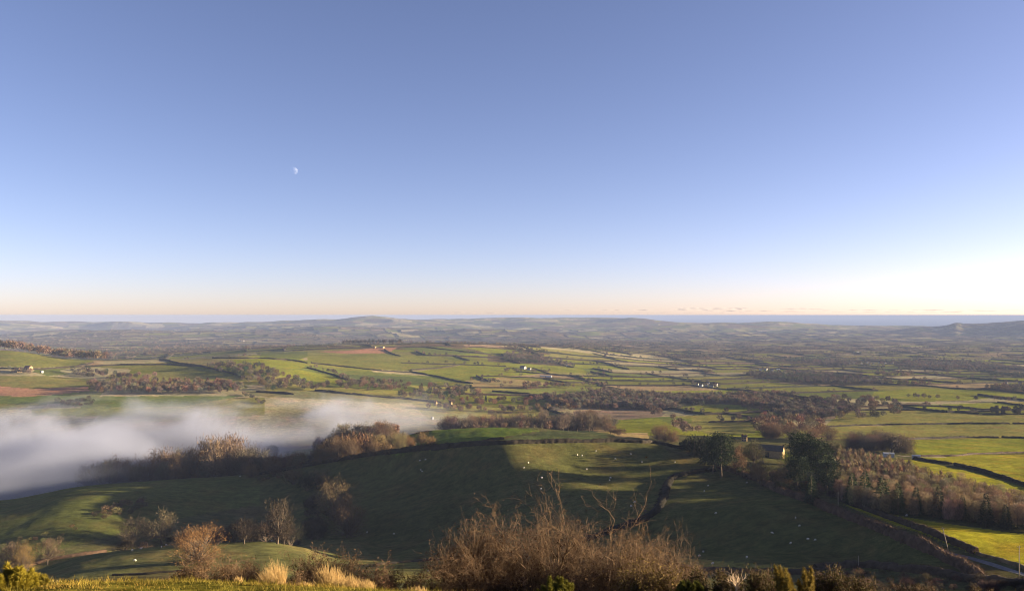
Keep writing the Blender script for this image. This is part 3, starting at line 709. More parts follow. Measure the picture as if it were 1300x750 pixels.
def proto(kind):
    if kind in PROT: return PROT[kind]
    n, fn, cm = {'broad': (7, lambda s: broad(100+s, rx=.40+.04*(s % 3), rz=.42, zc=.55, K=42), 'crown'),
                 'round': (4, lambda s: broad(200+s, rx=.50, rz=.50, zc=.46, K=96, per=60, L=(.03, .07), wd=.008, hub=.10, lowc=.9), 'crown'),
                 'tall': (4, lambda s: broad(300+s, rx=.22, rz=.42, zc=.57, K=30, per=58, wd=.010), 'crown'),
                 'young': (6, lambda s: young(400+s), 'crown'), 'pine': (4, lambda s: pine(500+s), 'needle'),
                 'spruce': (4, lambda s: spruce(600+s, .2+.02*s), 'needle'), 'bush': (5, lambda s: bush(700+s), 'crown')}[kind]
    L_ = []
    for s in range(n):
        (tv, tf), (cv, cf) = fn(s)
        t = mesh_obj('trunk', tv, tf, M['trunk'], link=False); c = mesh_obj('crown' if kind != 'bush' else 'foliage', cv, cf, M[cm], link=False)
        L_.append((t.data, c.data))
    PROT[kind] = L_; return L_
MAUVE = (.116, .092, .066); GREYB = (.105, .085, .062); RUST = (.140, .082, .046); GOLD = (.19, .12, .045); REDB = (.125, .086, .055)
PALEB = (.15, .10, .065); DARKB = (.05, .038, .028); PINE = (.030, .044, .018); SPR = (.034, .055, .020); OLIVE = (.075, .075, .03); ORB = (.20, .085, .03)
NAMES = {'broad': ('bare_tree', 'tree'), 'round': ('bare_tree', 'tree'), 'tall': ('bare_tree', 'tree'), 'young': ('plantation_tree', 'young tree'),
         'pine': ('pine_tree', 'pine tree'), 'spruce': ('spruce_tree', 'spruce tree'), 'bush': ('shrub', 'shrub')}
CAND = []
def add(x, y, h, kind, col, label, group=None, sx=1.0, keep=False, parts=True):
    if 958 < px_of(x, y) < 998 and 555 < y < 640 and not keep: return
    CAND.append(dict(x=float(x), y=float(y), h=float(h), kind=kind, col=col, label=label, group=group, sx=sx, hp=(1e6 if keep else 0)+h*F/y))
def behind(px, D, top, kind, col, label, group=None, sx=1.0, keep=True):
    x = (px-CX)/F*D; z = float(ground(x, D)); add(x, D, (HY-top)/F*D-z, kind, col, label, group, sx, keep)
def plant(px, py, hpx, kind, col, label, group=None, sx=1.0, dmin=0, keep=True):
    if kind == 'spruce' and px > 1070: hpx *= 1.12; sx *= 1.5
    p = W(px, py, dmin); add(p.x, p.y, hpx*p.y/F, kind, col, label, group, sx, keep)
def vary(c, rs, k=.18):
    g = 1+k*rs.normal(); return tuple(max(.008, a*g*(1+.10*rs.normal())) for a in c)
def wood(poly, n, kind, h, cols, label, group, seed, sx=1.0, dmin=0, mind=3.0):
    rs = np.random.default_rng(seed); P = [W(a, b, dmin) for a, b in dens(poly+[poly[0]], 15)[:-1]]
    A = np.array([(p.x, p.y) for p in P]); lo, hi = A.min(0), A.max(0); got = []; tries = 0
    while len(got) < n and tries < n*60:
        tries += 1; x, y = rs.uniform(lo, hi)
        if not inside(A, np.array(x), np.array(y)): continue
        if any((x-a)**2+(y-b)**2 < mind*mind for a, b in got): continue
        got.append((x, y)); hh = rs.uniform(*h); k = kind if isinstance(kind, str) else kind[rs.integers(len(kind))]
        add(x, y, hh, k, vary(cols[rs.integers(len(cols))], rs), label, group, sx)
def row(pts, n, kind, h, cols, label, group, seed, jit=2.5, sx=1.0):
    rs = np.random.default_rng(seed); x, y = smooth_path([W(*p) for p in dens(pts, 14)], 2.0)
    for k in range(n):
        i = int(rs.integers(len(x))); kk = kind if isinstance(kind, str) else kind[rs.integers(len(kind))]
        add(x[i]+rs.normal()*jit, y[i]+rs.normal()*jit, rs.uniform(*h), kk, vary(cols[rs.integers(len(cols))], rs), label, group, sx)

def crest(pa, pb, Da, Db, n, kind, h, cols, label, group, seed):
    rs = np.random.default_rng(seed); m_ = (DD > Da) & (DD < Db)
    for k in range(n):
        px = rs.uniform(pa, pb); i = int(np.interp(px, PX, np.arange(len(PX)))); D = float(DD[m_][np.argmin(ROW[i][m_])])+rs.uniform(-35, 45)
        add((px-CX)/F*D, D, rs.uniform(*h), kind[rs.integers(len(kind))], vary(cols[rs.integers(len(cols))], rs), label, group)
# --- trees told apart one by one (bearing, foot, height as seen)
plant(252, 714, 50, 'round', (.19, .105, .04), 'rounded russet thorn tree standing alone by the near brow at left', sx=1.2)
plant(425, 662, 56, 'round', (.14, .10, .05), 'big olive-brown oak in front of the dark hollow', sx=.86)
plant(440, 682, 50, 'round', (.10, .062, .035), 'darker round oak just below the big olive-brown oak', sx=.85)
plant(402, 620, 26, 'broad', (.12, .085, .04), 'small golden-brown tree above the big oak beside the hedge', sx=1.0)
plant(372, 614, 20, 'bush', (.12, .085, .04), 'tawny bush at the hedge corner left of the big oak', sx=.9)
plant(390, 622, 22, 'bush', (.025, .03, .014), 'dark holly bush between tawny bush and golden-brown tree', sx=.8)
plant(205, 690, 42, 'broad', (.085, .068, .038), 'shaded grey-green tree behind the near field at left', sx=1.1)
plant(168, 692, 34, 'broad', (.07, .055, .035), 'dim rounded tree left of the shaded grey-green tree', sx=1.1)
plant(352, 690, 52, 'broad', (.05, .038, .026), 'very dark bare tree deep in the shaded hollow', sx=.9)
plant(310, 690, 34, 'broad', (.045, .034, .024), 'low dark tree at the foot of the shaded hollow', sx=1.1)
plant(30, 727, 40, 'round', (.16, .105, .035), 'golden willow clump by the reddish hedge at lower left', sx=.6)
plant(60, 716, 34, 'broad', (.12, .085, .05), 'pale bare tree right of the golden willow clump', sx=.9)
plant(14, 724, 38, 'broad', (.10, .07, .045), 'greyish tree left of the golden willow clump', sx=.9)
plant(-8, 730, 34, 'broad', (.10, .07, .045), 'tree cut by the left edge below the dark hollow', sx=.9)
plant(916, 606, 56, 'pine', PINE, 'tall Scots pine at the left end of the farm clump', sx=.85)
plant(905, 601, 46, 'pine', PINE, 'shorter Scots pine left of the tallest one', sx=.9)
plant(882, 580, 24, 'spruce', (.022, .032, .014), 'dark low conifer hedge tree at left of the pine clump', sx=1.6)
plant(895, 590, 28, 'spruce', (.022, .032, .014), 'second dark conifer left of the Scots pines', sx=1.5)
plant(872, 572, 18, 'spruce', (.022, .032, .014), 'lowest dark conifer at the hedge corner', sx=1.7)
plant(935, 602, 36, 'broad', RUST, 'small russet tree right of the Scots pines', sx=.75)
plant(966, 616, 34, 'broad', (.17, .115, .06), 'left one of two pale bare trees on the lane hedge', sx=.95)
plant(992, 620, 32, 'broad', (.16, .11, .06), 'right one of two pale bare trees on the lane hedge', sx=.95)
plant(1006, 614, 24, 'broad', (.12, .075, .055), 'mauve bare tree behind the pale pair', sx=.9)
plant(958, 590, 30, 'broad', (.07, .065, .03), 'olive tree in front of the farm house', sx=1.0)
plant(1020, 612, 62, 'pine', PINE, 'tall spreading pine right of the barn', sx=.95)
plant(1040, 616, 56, 'pine', (.034, .048, .02), 'second tall pine right of the barn', sx=.95)
plant(1012, 622, 42, 'pine', (.026, .040, .017), 'shorter pine in front of the tall barn pines', sx=1.0)
plant(1050, 628, 44, 'pine', (.03, .045, .02), 'broad pine beside the pale plantation', sx=1.0)
plant(1030, 640, 40, 'spruce', (.028, .042, .018), 'dark spruce below the barn pines', sx=1.2)
plant(1002, 590, 16, 'bush', (.14, .16, .02), 'bright yellow-green bush at the barn gable', sx=.8)
plant(1098, 642, 42, 'spruce', SPR, 'first dark spruce in front of the pale plantation', sx=.9)
plant(1082, 640, 38, 'spruce', SPR, 'dark spruce at the left end of the plantation edge', sx=.9)
plant(1120, 648, 40, 'spruce', SPR, 'wide spruce second in the plantation edge', sx=1.0)
plant(1140, 652, 38, 'spruce', (.045, .06, .022), 'lighter spruce in the middle of the plantation edge', sx=.9)
plant(1163, 654, 34, 'spruce', (.03, .042, .018), 'slim dark spruce right of the lighter one', sx=.9)
plant(1192, 658, 38, 'spruce', (.028, .036, .018), 'dark spruce standing alone among pale plantation trees', sx=.85)
plant(1222, 662, 32, 'spruce', (.035, .042, .02), 'narrow spruce among the rust plantation trees', sx=.8)
plant(1252, 668, 40, 'spruce', (.03, .036, .018), 'rightmost tall spruce of the plantation edge', sx=.8)
plant(1277, 672, 30, 'spruce', (.03, .036, .018), 'small spruce near the right edge of the picture', sx=.8)
crest(340, 400, 2500, 3300, 9, ('broad', 'round'), (8, 12), [MAUVE, GREYB], 'tree on the skyline of the middle hill left of the dark wood', 'trees on the middle skyline', 51)
crest(510, 640, 2500, 3400, 34, ('broad', 'round'), (8, 13), [MAUVE, GREYB, REDB], 'tree on the middle skyline right of the dark wood', 'trees right along the middle skyline', 52)
crest(150, 330, 1700, 2300, 22, ('broad', 'bush'), (5, 9), [MAUVE, DARKB, REDB], 'small tree along the crest above the wooded dip', 'trees along the crest above the wooded dip', 53)
# trees behind the left ridge, standing in the mist
rs_b = np.random.default_rng(4)
for k, (px, py, hp, kd, col, sx, lb) in enumerate([
    (205, 611, 38, 'broad', (.15, .10, .06), 1.0, 'wide pale tree half lost in the mist'), (190, 613, 26, 'broad', (.13, .085, .055), 1.0, 'dim tree at the left end of the misty row'),
    (168, 615, 24, 'broad', (.10, .075, .06), 1.1, 'faint tree deepest in the mist'), (222, 609, 30, 'broad', (.14, .09, .05), .9, 'pale tree right of the wide misty one'),
    (248, 607, 32, 'round', ORB, .62, 'orange-leaved oak under the tall bare row'), (232, 608, 20, 'round', (.15, .085, .045), .8, 'low tan tree left of the orange-leaved oak'),
    (262, 606, 50, 'tall', (.17, .12, .075), .8, 'pale tall tree at the left of the bare row'), (270, 606, 54, 'tall', (.17, .12, .075), .9, 'tallest pale tree of the bare row by the mist'),
    (281, 605, 52, 'tall', (.14, .095, .06), .8, 'dark-stemmed tall tree in the bare row'), (291, 604, 54, 'tall', (.15, .10, .065), .8, 'tall tree right of the dark-stemmed one'),
    (300, 603, 52, 'tall', (.15, .10, .065), .9, 'rightmost tall tree of the bare row by the mist'), (240, 607, 40, 'tall', (.12, .09, .065), .9, 'slim grey tree behind the orange-leaved oak'),
    (328, 600, 26, 'round', (.17, .09, .035), .85, 'golden-brown round tree on the crest by two sheep'), (344, 599, 20, 'round', (.15, .085, .04), .9, 'smaller brown tree right of the crest tree'),
    (345, 592, 26, 'pine', PINE, .9, 'small dark pine at the edge of the mist'), (333, 590, 16, 'bush', (.12, .08, .045), .9, 'brown bush left of the small dark pine'),
    (430, 585, 34, 'round', (.12, .075, .035), .8, 'broad brown tree above the crest hedge'), (446, 583, 30, 'round', (.11, .07, .035), .8, 'brown tree right of the broad one above the hedge'),
    (409, 588, 24, 'round', (.13, .08, .035), .9, 'low brown tree left of the broad one above the hedge'),
    (475, 579, 22, 'round', (.13, .08, .04), .9, 'small brown tree before the rounded green field'), (490, 577, 16, 'bush', (.13, .085, .04), 1.0, 'tan bush before the rounded green field'),
    (535, 566, 20, 'tall', (.15, .10, .045), 1.3, 'tan tree on the left edge of the rounded green field'), (543, 566, 14, 'bush', (.15, .10, .045), 1.0, 'tan bush at the foot of the rounded green field'),
    (521, 567, 14, 'round', (.16, .08, .03), .9, 'orange-brown small tree under the rounded green field'),
    (775, 551, 14, 'broad', (.13, .08, .05), 1.2, 'bare tree left of the strawy field corner'), (786, 552, 10, 'bush', (.11, .07, .045), 1.2, 'low bush at the strawy field corner'),
    (845, 560, 22, 'round', (.16, .095, .05), 1.0, 'round pale brown tree on the crest right of the straw field'), (835, 558, 20, 'round', (.16, .10, .055), 1.0, 'twin of the round pale brown tree on its left side'),
    (855, 561, 17, 'round', (.15, .085, .045), 1.0, 'smaller round tree right of the pale brown pair')]):
    if 150 < px < 320: behind(px, 745+rs_b.uniform(0, 40), py-hp-1, kd, col, lb, sx=sx*.8)
    else: plant(px, py, hp, kd, col, lb, sx=sx)
rs0 = np.random.default_rng(3)
def belt(pa, pb, Da, Db, ta, tb, n, kinds, cols, label, group, seed, sx=.9):
    rs = np.random.default_rng(seed)
    for k in range(n):
        px = rs.uniform(pa, pb); D = rs.uniform(Da, Db); t = (px-pa)/(pb-pa)
        behind(px, D, ta+(tb-ta)*t+rs.uniform(-5, 9), kinds[rs.integers(len(kinds))], vary(cols[rs.integers(len(cols))], rs), label, group, sx, False)
belt(105, 215, 750, 860, 590, 578, 46, ('broad', 'round'), [(.13,.09,.06), MAUVE, (.15,.10,.06), GREYB], 'brown tree of the misty belt behind the left ridge', 'misty belt behind the left ridge', 71, .8)
belt(215, 325, 760, 880, 576, 568, 60, ('broad', 'round', 'tall'), [(.14,.095,.06), MAUVE, DARKB, GREYB, (.16,.10,.055)], 'brown tree of the belt under the tall bare row', 'belt under the tall bare row', 72, .8)
belt(318, 420, 690, 790, 583, 574, 60, ('broad', 'round', 'bush'), [(.12,.08,.045), MAUVE, DARKB, (.15,.10,.05)], 'brown bushy tree behind the crest hedge above the gully', 'bushy trees behind the crest hedge', 73, .9)
belt(415, 515, 690, 790, 558, 553, 80, ('broad', 'round', 'bush'), [(.13,.085,.045), MAUVE, (.07,.065,.03), (.16,.11,.055), DARKB], 'brown tree in the scrub left of the rounded green field', 'scrub left of the rounded green field', 74, .9)
belt(425, 500, 850, 930, 541, 537, 30, ('tall',), [(.17,.115,.07), (.14,.10,.065), MAUVE], 'tall pale tree in the bare clump at the end of the mist', 'bare clump at the end of the mist', 75, 1.0)
belt(560, 770, 950, 1080, 531, 520, 80, ('broad', 'tall', 'round'), [MAUVE, (.16,.105,.065), REDB, GREYB], 'bare tree of the long wood behind the green crest', 'wood line behind the green crest', 76, .9)
belt(862, 900, 600, 650, 562, 552, 12, ('spruce', 'bush'), [(.022,.032,.014), (.03,.035,.016)], 'dark evergreen scrub left of the Scots pines', 'evergreen scrub by the pines', 77, 1.3)
belt(925, 958, 600, 680, 570, 568, 16, ('broad', 'bush', 'pine', 'spruce'), [(.03,.04,.018), (.05,.045,.025), (.07,.05,.032), (.028,.04,.018)], 'dark tree crowded around the barn', 'dark trees around the barn', 78, .9)
belt(1012, 1060, 655, 700, 566, 564, 26, ('broad', 'bush', 'pine', 'spruce'), [(.03,.04,.018), (.05,.045,.025), (.07,.05,.032), (.028,.04,.018)], 'dark tree crowded to the right of the barn', 'dark trees right of the barn', 79, .9)
row([(308,500),(318,505),(332,513)], 16, 'bush', (4, 8), [MAUVE, (.06,.05,.03)], 'bush along the edge of the pale field in the mist', 'bushes at the pale field in the mist', 65)
wood([(318,606),(380,596),(372,604),(330,612)], 22, 'bush', (2, 4.5), [(.14,.09,.045),(.10,.07,.04)], 'tawny bush along the left end of the crest hedge', 'tawny bushes on the crest', 63, mind=2.5)
wood([(845,606),(855,603),(838,640),(812,660),(770,678),(765,675),(805,658),(832,640)], 40, 'bush', (1.2, 2.6), [(.045,.036,.024),(.06,.045,.03)], 'dark bush growing in the winding gully', 'bushes in the winding gully', 64, mind=2.0)
wood([(1035,728),(1100,727),(1180,731),(1240,740),(1345,748),(1345,752),(1240,752),(1035,752)], 90, 'bush', (2.2, 4), [(.075,.05,.032),(.06,.042,.028),(.09,.06,.035)], 'dark brown scrub bush along the bottom right edge', 'scrub along the bottom right edge', 61, mind=2.0)
wood([(1255,716),(1345,738),(1345,730),(1262,712)], 14, 'bush', (.8, 1.4), [(.2,.15,.08),(.14,.1,.055)], 'small strawy bush on the bank of the lane bend', 'bushes on the lane bank', 62, mind=1.5)
# the woods and tree lines
wood([(115,652),(150,643),(188,636),(195,640),(170,652),(130,660)], 26, 'bush', (3, 7), [(.10,.075,.04),(.06,.045,.03)], 'scrub bush in the dark thicket on the left field', 'bushes of the thicket on the left field', 2, mind=2.5)
wood([(0,690),(90,668),(110,676),(70,690),(0,705)], 14, 'bush', (2, 4), [(.10,.09,.035)], 'low bush dotting the sunlit slope at left', 'bushes dotting the left slope', 4)
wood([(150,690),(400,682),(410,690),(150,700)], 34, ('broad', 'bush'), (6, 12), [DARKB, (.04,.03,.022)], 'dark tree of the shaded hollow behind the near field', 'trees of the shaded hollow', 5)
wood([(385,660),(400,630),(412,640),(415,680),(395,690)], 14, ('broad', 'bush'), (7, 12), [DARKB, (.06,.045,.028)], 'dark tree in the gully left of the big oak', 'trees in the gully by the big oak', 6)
crest(-20, 134, 1600, 2100, 120, ('broad', 'round', 'broad'), (17, 28), [REDB, PALEB, (.12,.085,.045), (.06,.055,.03), RUST], 'brown tree in the belt along the left skyline hill', 'tree belt on the left skyline hill', 7)
wood([(112,501),(300,501),(312,495),(290,489),(200,487),(113,491)], 190, ('tall', 'broad'), (13, 17), [REDB, MAUVE, (.12,.07,.045), GREYB], 'tree in the rust-brown wood above the mist', 'rust-brown wood above the mist', 8, mind=5)
wood([(84,471),(108,469),(160,477),(198,478),(200,483),(140,485),(105,480)], 44, ('broad', 'bush'), (9, 15), [DARKB, (.035,.045,.02), MAUVE, PALEB], 'tree in the dark copse above the rust-brown wood', 'dark copse above the rust-brown wood', 9, mind=6)
wood([(262,468),(285,464),(330,465),(346,474),(400,489),(396,497),(335,498),(318,488),(290,477)], 120, ('broad', 'round'), (11, 17), [MAUVE, DARKB, REDB, (.035,.05,.025), GREYB], 'tree in the wooded dip on the middle hills', 'wooded dip on the middle hills', 10, mind=7)
wood([(70,510),(115,508),(120,515),(80,517)], 22, ('broad', 'bush'), (7, 11), [DARKB, (.05,.05,.03)], 'dark tree in the copse sinking into the mist', 'copse sinking into the mist', 11, mind=4)
wood([(10,470),(40,472),(38,475),(8,474)], 16, ('broad', 'bush'), (8, 12), [DARKB, MAUVE, GREYB], 'tree by the farm on the left hill', 'trees by the farm on the left hill', 12, mind=5)
row([(385,467),(405,470),(425,476),(440,482)], 22, ('broad', 'round'), (9, 14), [MAUVE, PALEB, DARKB], 'tree along the slanting hedge on the middle hill', 'trees along the slanting hedge', 13)
wood([(382,498),(440,496),(470,499),(520,497),(523,490),(470,484),(440,486)], 85, ('broad', 'round'), (9, 15), [MAUVE, DARKB, GREYB, PALEB, REDB], 'tree in the valley-side wood above the pale field', 'valley-side wood above the pale field', 14, mind=7)
wood([(500,507),(560,512),(618,520),(625,508),(585,492),(530,494)], 90, ('broad', 'round', 'tall'), (11, 18), [MAUVE, RUST, GREYB, REDB, (.035,.045,.025)], 'tree in the farm wood beyond the mist', 'farm wood beyond the mist', 15, mind=8)
wood([(595,556),(665,549),(750,545),(748,539),(690,536),(600,536)], 120, ('broad', 'tall'), (10, 15), [MAUVE, PALEB, REDB, (.13,.085,.05)], 'tree in the long bare wood behind the green crest', 'long bare wood behind the green crest', 16, mind=5, dmin=880)
wood([(395,583),(500,562),(505,556),(400,570)], 30, ('tall', 'round'), (14, 20), [(.14,.085,.05), PALEB], 'tall bare tree in the clump by the mist end', 'clump by the mist end', 17, mind=6, dmin=800)
row([(745,497),(790,512),(830,524),(870,545),(880,555)], 34, ('broad', 'round'), (10, 16), [MAUVE, PALEB, REDB, GREYB], 'tree in the slanting row beside the square pasture', 'slanting row beside the square pasture', 18, jit=6)
wood([(956,553),(1010,562),(1052,562),(1056,548),(1020,536),(960,534)], 62, 'round', (13, 20), [RUST, REDB, (.14,.09,.05), MAUVE], 'russet beech in the big copse behind the farm', 'big russet copse behind the farm', 19, mind=7)
wood([(1030,532),(1110,537),(1165,523),(1140,512),(1060,506),(1020,512)], 95, ('broad', 'round'), (11, 18), [MAUVE, REDB, RUST, GREYB, DARKB], 'tree in the wood left of the broad pastures', 'wood left of the broad pastures', 20, mind=8)
wood([(1070,572),(1150,577),(1150,571),(1090,566)], 26, ('broad', 'round'), (13, 18), [MAUVE, REDB, GREYB], 'tree in the dark group above the plantation', 'dark group above the plantation', 21, mind=6)
wood([(1052,600),(1062,636),(1110,650),(1190,660),(1300,674),(1360,680),(1360,664),(1300,645),(1200,618),(1120,590),(1068,580)], 580, 'young', (9.5, 12.5), [(.24,.185,.105), (.20,.15,.088), (.26,.195,.11), (.17,.125,.078)], 'pale bare tree of the plantation above the lane', 'pale plantation above the lane', 22, mind=2.6)
wood([(1085,642),(1190,658),(1300,674),(1300,672),(1190,655),(1085,638)], 40, 'bush', (2, 4.5), [(.10,.07,.035), (.07,.07,.03)], 'undergrowth bush at the foot of the plantation', 'bushes at the foot of the plantation', 23, mind=2.5)
wood([(925,603),(1000,628),(1060,640),(1055,625),(1000,600),(940,592)], 40, ('bush', 'broad'), (4, 8), [DARKB, (.03,.035,.018), (.07,.045,.03)], 'dark scrub tree under the farm trees', 'scrub under the farm trees', 24, mind=4)
wood([(1255,526),(1300,528),(1300,522),(1262,521)], 24, ('broad', 'pine'), (7, 11), [DARKB, (.03,.035,.025)], 'tree in the dark copse by the white house at right', 'dark copse at the right edge', 25, mind=4)
row([(1150,505),(1200,508),(1290,510)], 14, 'broad', (9, 14), [MAUVE, REDB, DARKB], 'tree on the hedge above the green strip at right', 'trees above the green strip at right', 26)
wood([(1110,478),(1160,480),(1160,475),(1110,475)], 26, 'round', (12, 18), [MAUVE, REDB], 'tree in the round copse of the right vale', 'round copse of the right vale', 27, mind=8)
crest(435, 508, 2600, 3300, 60, ('tall', 'broad'), (17, 23), [(.04,.035,.028), DARKB], 'tree in the dark wood on the middle skyline', 'dark wood on the middle skyline', 28)
wood([(640,470),(700,472),(700,474),(640,474)], 20, 'broad', (9, 14), [MAUVE, DARKB], 'tree around the white farmhouse', 'trees around the white farmhouse', 29, mind=5)
row([(600,484),(640,488),(700,492),(770,490)], 34, ('broad', 'round'), (9, 14), [MAUVE, REDB, DARKB], 'tree in the belt below the tan field', 'belt below the tan field', 30, jit=9)
row([(610,514),(680,512),(760,510),(830,506)], 60, ('broad', 'round'), (10, 16), [MAUVE, REDB, GREYB, RUST], 'tree in the long belt across the middle valley', 'long belt across the middle valley', 31, jit=16)
row([(560,521),(640,524),(740,520)], 46, ('broad', 'round'), (9, 15), [MAUVE, RUST, PALEB], 'tree scattered along the stream in the middle valley', 'trees along the stream', 32, jit=12)

# hedgerow and woodland trees of the vale
rs = np.random.default_rng(77)
for x, y, ym in HS:
    L_ = math.hypot(x[-1]-x[0], y[-1]-y[0]); wooded = vnoise(x[0]/600., y[0]/400., 17)
    n = rs.poisson(L_/34.*(.25+1.9*wooded*wooded)*(1.35-.65*ss(2500, 8000, np.array(ym))))
    c0 = [MAUVE, GREYB, REDB, DARKB, (.06,.055,.03)][int(rs.integers(5))]
    for _ in range(n):
        t = rs.random()*(len(x)-1); i = int(t); t -= i; j = min(i+1, len(x)-1)
        add(x[i]*(1-t)+x[j]*t+rs.normal()*2.5, y[i]*(1-t)+y[j]*t+rs.normal()*2.5, rs.uniform(6, 14), ('broad', 'round')[int(rs.integers(2))], vary(c0, rs),
            'bare brown tree in a hedgerow of the open vale', 'hedgerow trees of the open vale')
n = 90000
px = rs.uniform(-20, 1320, n); D = np.exp(rs.uniform(math.log(1000), math.log(7800), n)); X = (px-CX)/F*D
ok = woodland(X, D) & ((px > 600) | (D > 2700)) & ~((px > 330) & (px < 640) & (D < 3100))
ii = np.interp(px, PX, np.arange(len(PX))).astype(int); jj = np.searchsorted(DD, D).clip(0, len(DD)-1)
ok &= ~AUTH[ii, jj]
cw = [MAUVE, REDB, GREYB, (.07,.055,.042), (.055,.06,.035), MAUVE]
for x_, y_ in zip(X[ok], D[ok]):
    add(x_, y_, rs.uniform(8, 15), 'broad', vary(cw[int(6*min(.999, max(0, vnoise(x_/300., y_/300., 3)*1.3-.15)))], rs), 'bare tree in a copse of the open vale', 'copse trees of the open vale')
# copses beyond the mid hills at left, far country
CAND.sort(key=lambda c: -c['hp'])
LIM = {'tree': 298, 'young tree': 230, 'shrub': 110, 'spruce tree': 60, 'pine tree': 60}
cnt = {}; rest = []; vi = 0
xs = np.array([c['x'] for c in CAND]); ys = np.array([c['y'] for c in CAND]); zs = ground(xs, ys)
rs = np.random.default_rng(8)
for c, z in zip(CAND, zs):
    nm, cat = NAMES[c['kind']]; cnt[cat] = cnt.get(cat, 0)+1
    c['z'] = float(z)
    inv = -25 < px_of(c['x'], c['y']) < 1325
    if cnt[cat] > LIM[cat] or not inv: 
        if not inv: cnt[cat] -= 1
        rest.append(c); continue
    P = proto(c['kind']); t, cr = P[int(rs.integers(len(P)))]
    h = c['h']; s = (h*c['sx'], h*c['sx'], h)
    root = empty(nm, (c['x'], c['y'], c['z']-.02*h), rs.uniform(0, 6.28), s)
    to = bpy.data.objects.new('trunk', t); COL.objects.link(to); to.parent = root
    co_ = bpy.data.objects.new('foliage' if c['kind'] == 'bush' else 'crown', cr); COL.objects.link(co_); co_.parent = root; co_.color = (*c['col'], 1)
    tag(root, c['label'], cat, c['group'])
print('trees', len(CAND), 'rest', len(rest), cnt)
# everything smaller as one mass
def lod(kind, seed, n):
    rs = np.random.default_rng(seed)
    rx, rz, zc = {'tall': (.2, .42, .56), 'young': (.14, .45, .54), 'bush': (.6, .4, .4), 'spruce': (.18, .45, .5), 'pine': (.28, .35, .62)}.get(kind, (.42, .38, .58))
    d = unit(rs.normal(size=(n, 3))); p = d*np.array([rx, rx, rz])*(.35+.5*rs.random((n, 1))); p[:, 2] += zc
    v, f = slivers(p-d*.05, unit(d+rs.normal(size=(n, 3))*.5+np.array([0, 0, .2])), rs.uniform(.16, .30, n)*(60/n)**.25, rs.uniform(.05, .10, n)*(60/n)**.35*(rx/.42)**.5, rs)
    return v
LOD = {}
V, Cc = [], []
bykey = {}
for c in rest:
    n = 230 if c['y'] < 1600 else (100 if c['y'] < 3200 else 36)
    bykey.setdefault((c['kind'], n, int(rs.integers(4))), []).append(c)
for (k, n, s), L_ in bykey.items():
    T = lod(k, 900+s*13+n, n)
    a = rs.uniform(0, 6.28, len(L_)); ca, sa = np.cos(a), np.sin(a); h = np.array([c['h'] for c in L_]); sx = np.array([c['sx'] for c in L_])*h
    x = T[None, :, 0]*ca[:, None]-T[None, :, 1]*sa[:, None]; y = T[None, :, 0]*sa[:, None]+T[None, :, 1]*ca[:, None]
    P = np.stack([x*sx[:, None]+np.array([c['x'] for c in L_])[:, None], y*sx[:, None]+np.array([c['y'] for c in L_])[:, None], T[None, :, 2]*h[:, None]+np.array([c['z'] for c in L_])[:, None]], -1)
    V.append(P.reshape(-1, 3)); Cc.append(np.repeat(np.array([c['col'] for c in L_]), T.shape[0], 0))
V = np.concatenate(V); Cc = np.concatenate(Cc); print('mass tris', len(V)//3)
tag(mesh_obj('far_woodland', V, np.arange(len(V)).reshape(-1, 3), M['mass'], col=Cc), 'mass of small bare trees and copses across the far vale', 'woodland', kind='stuff')
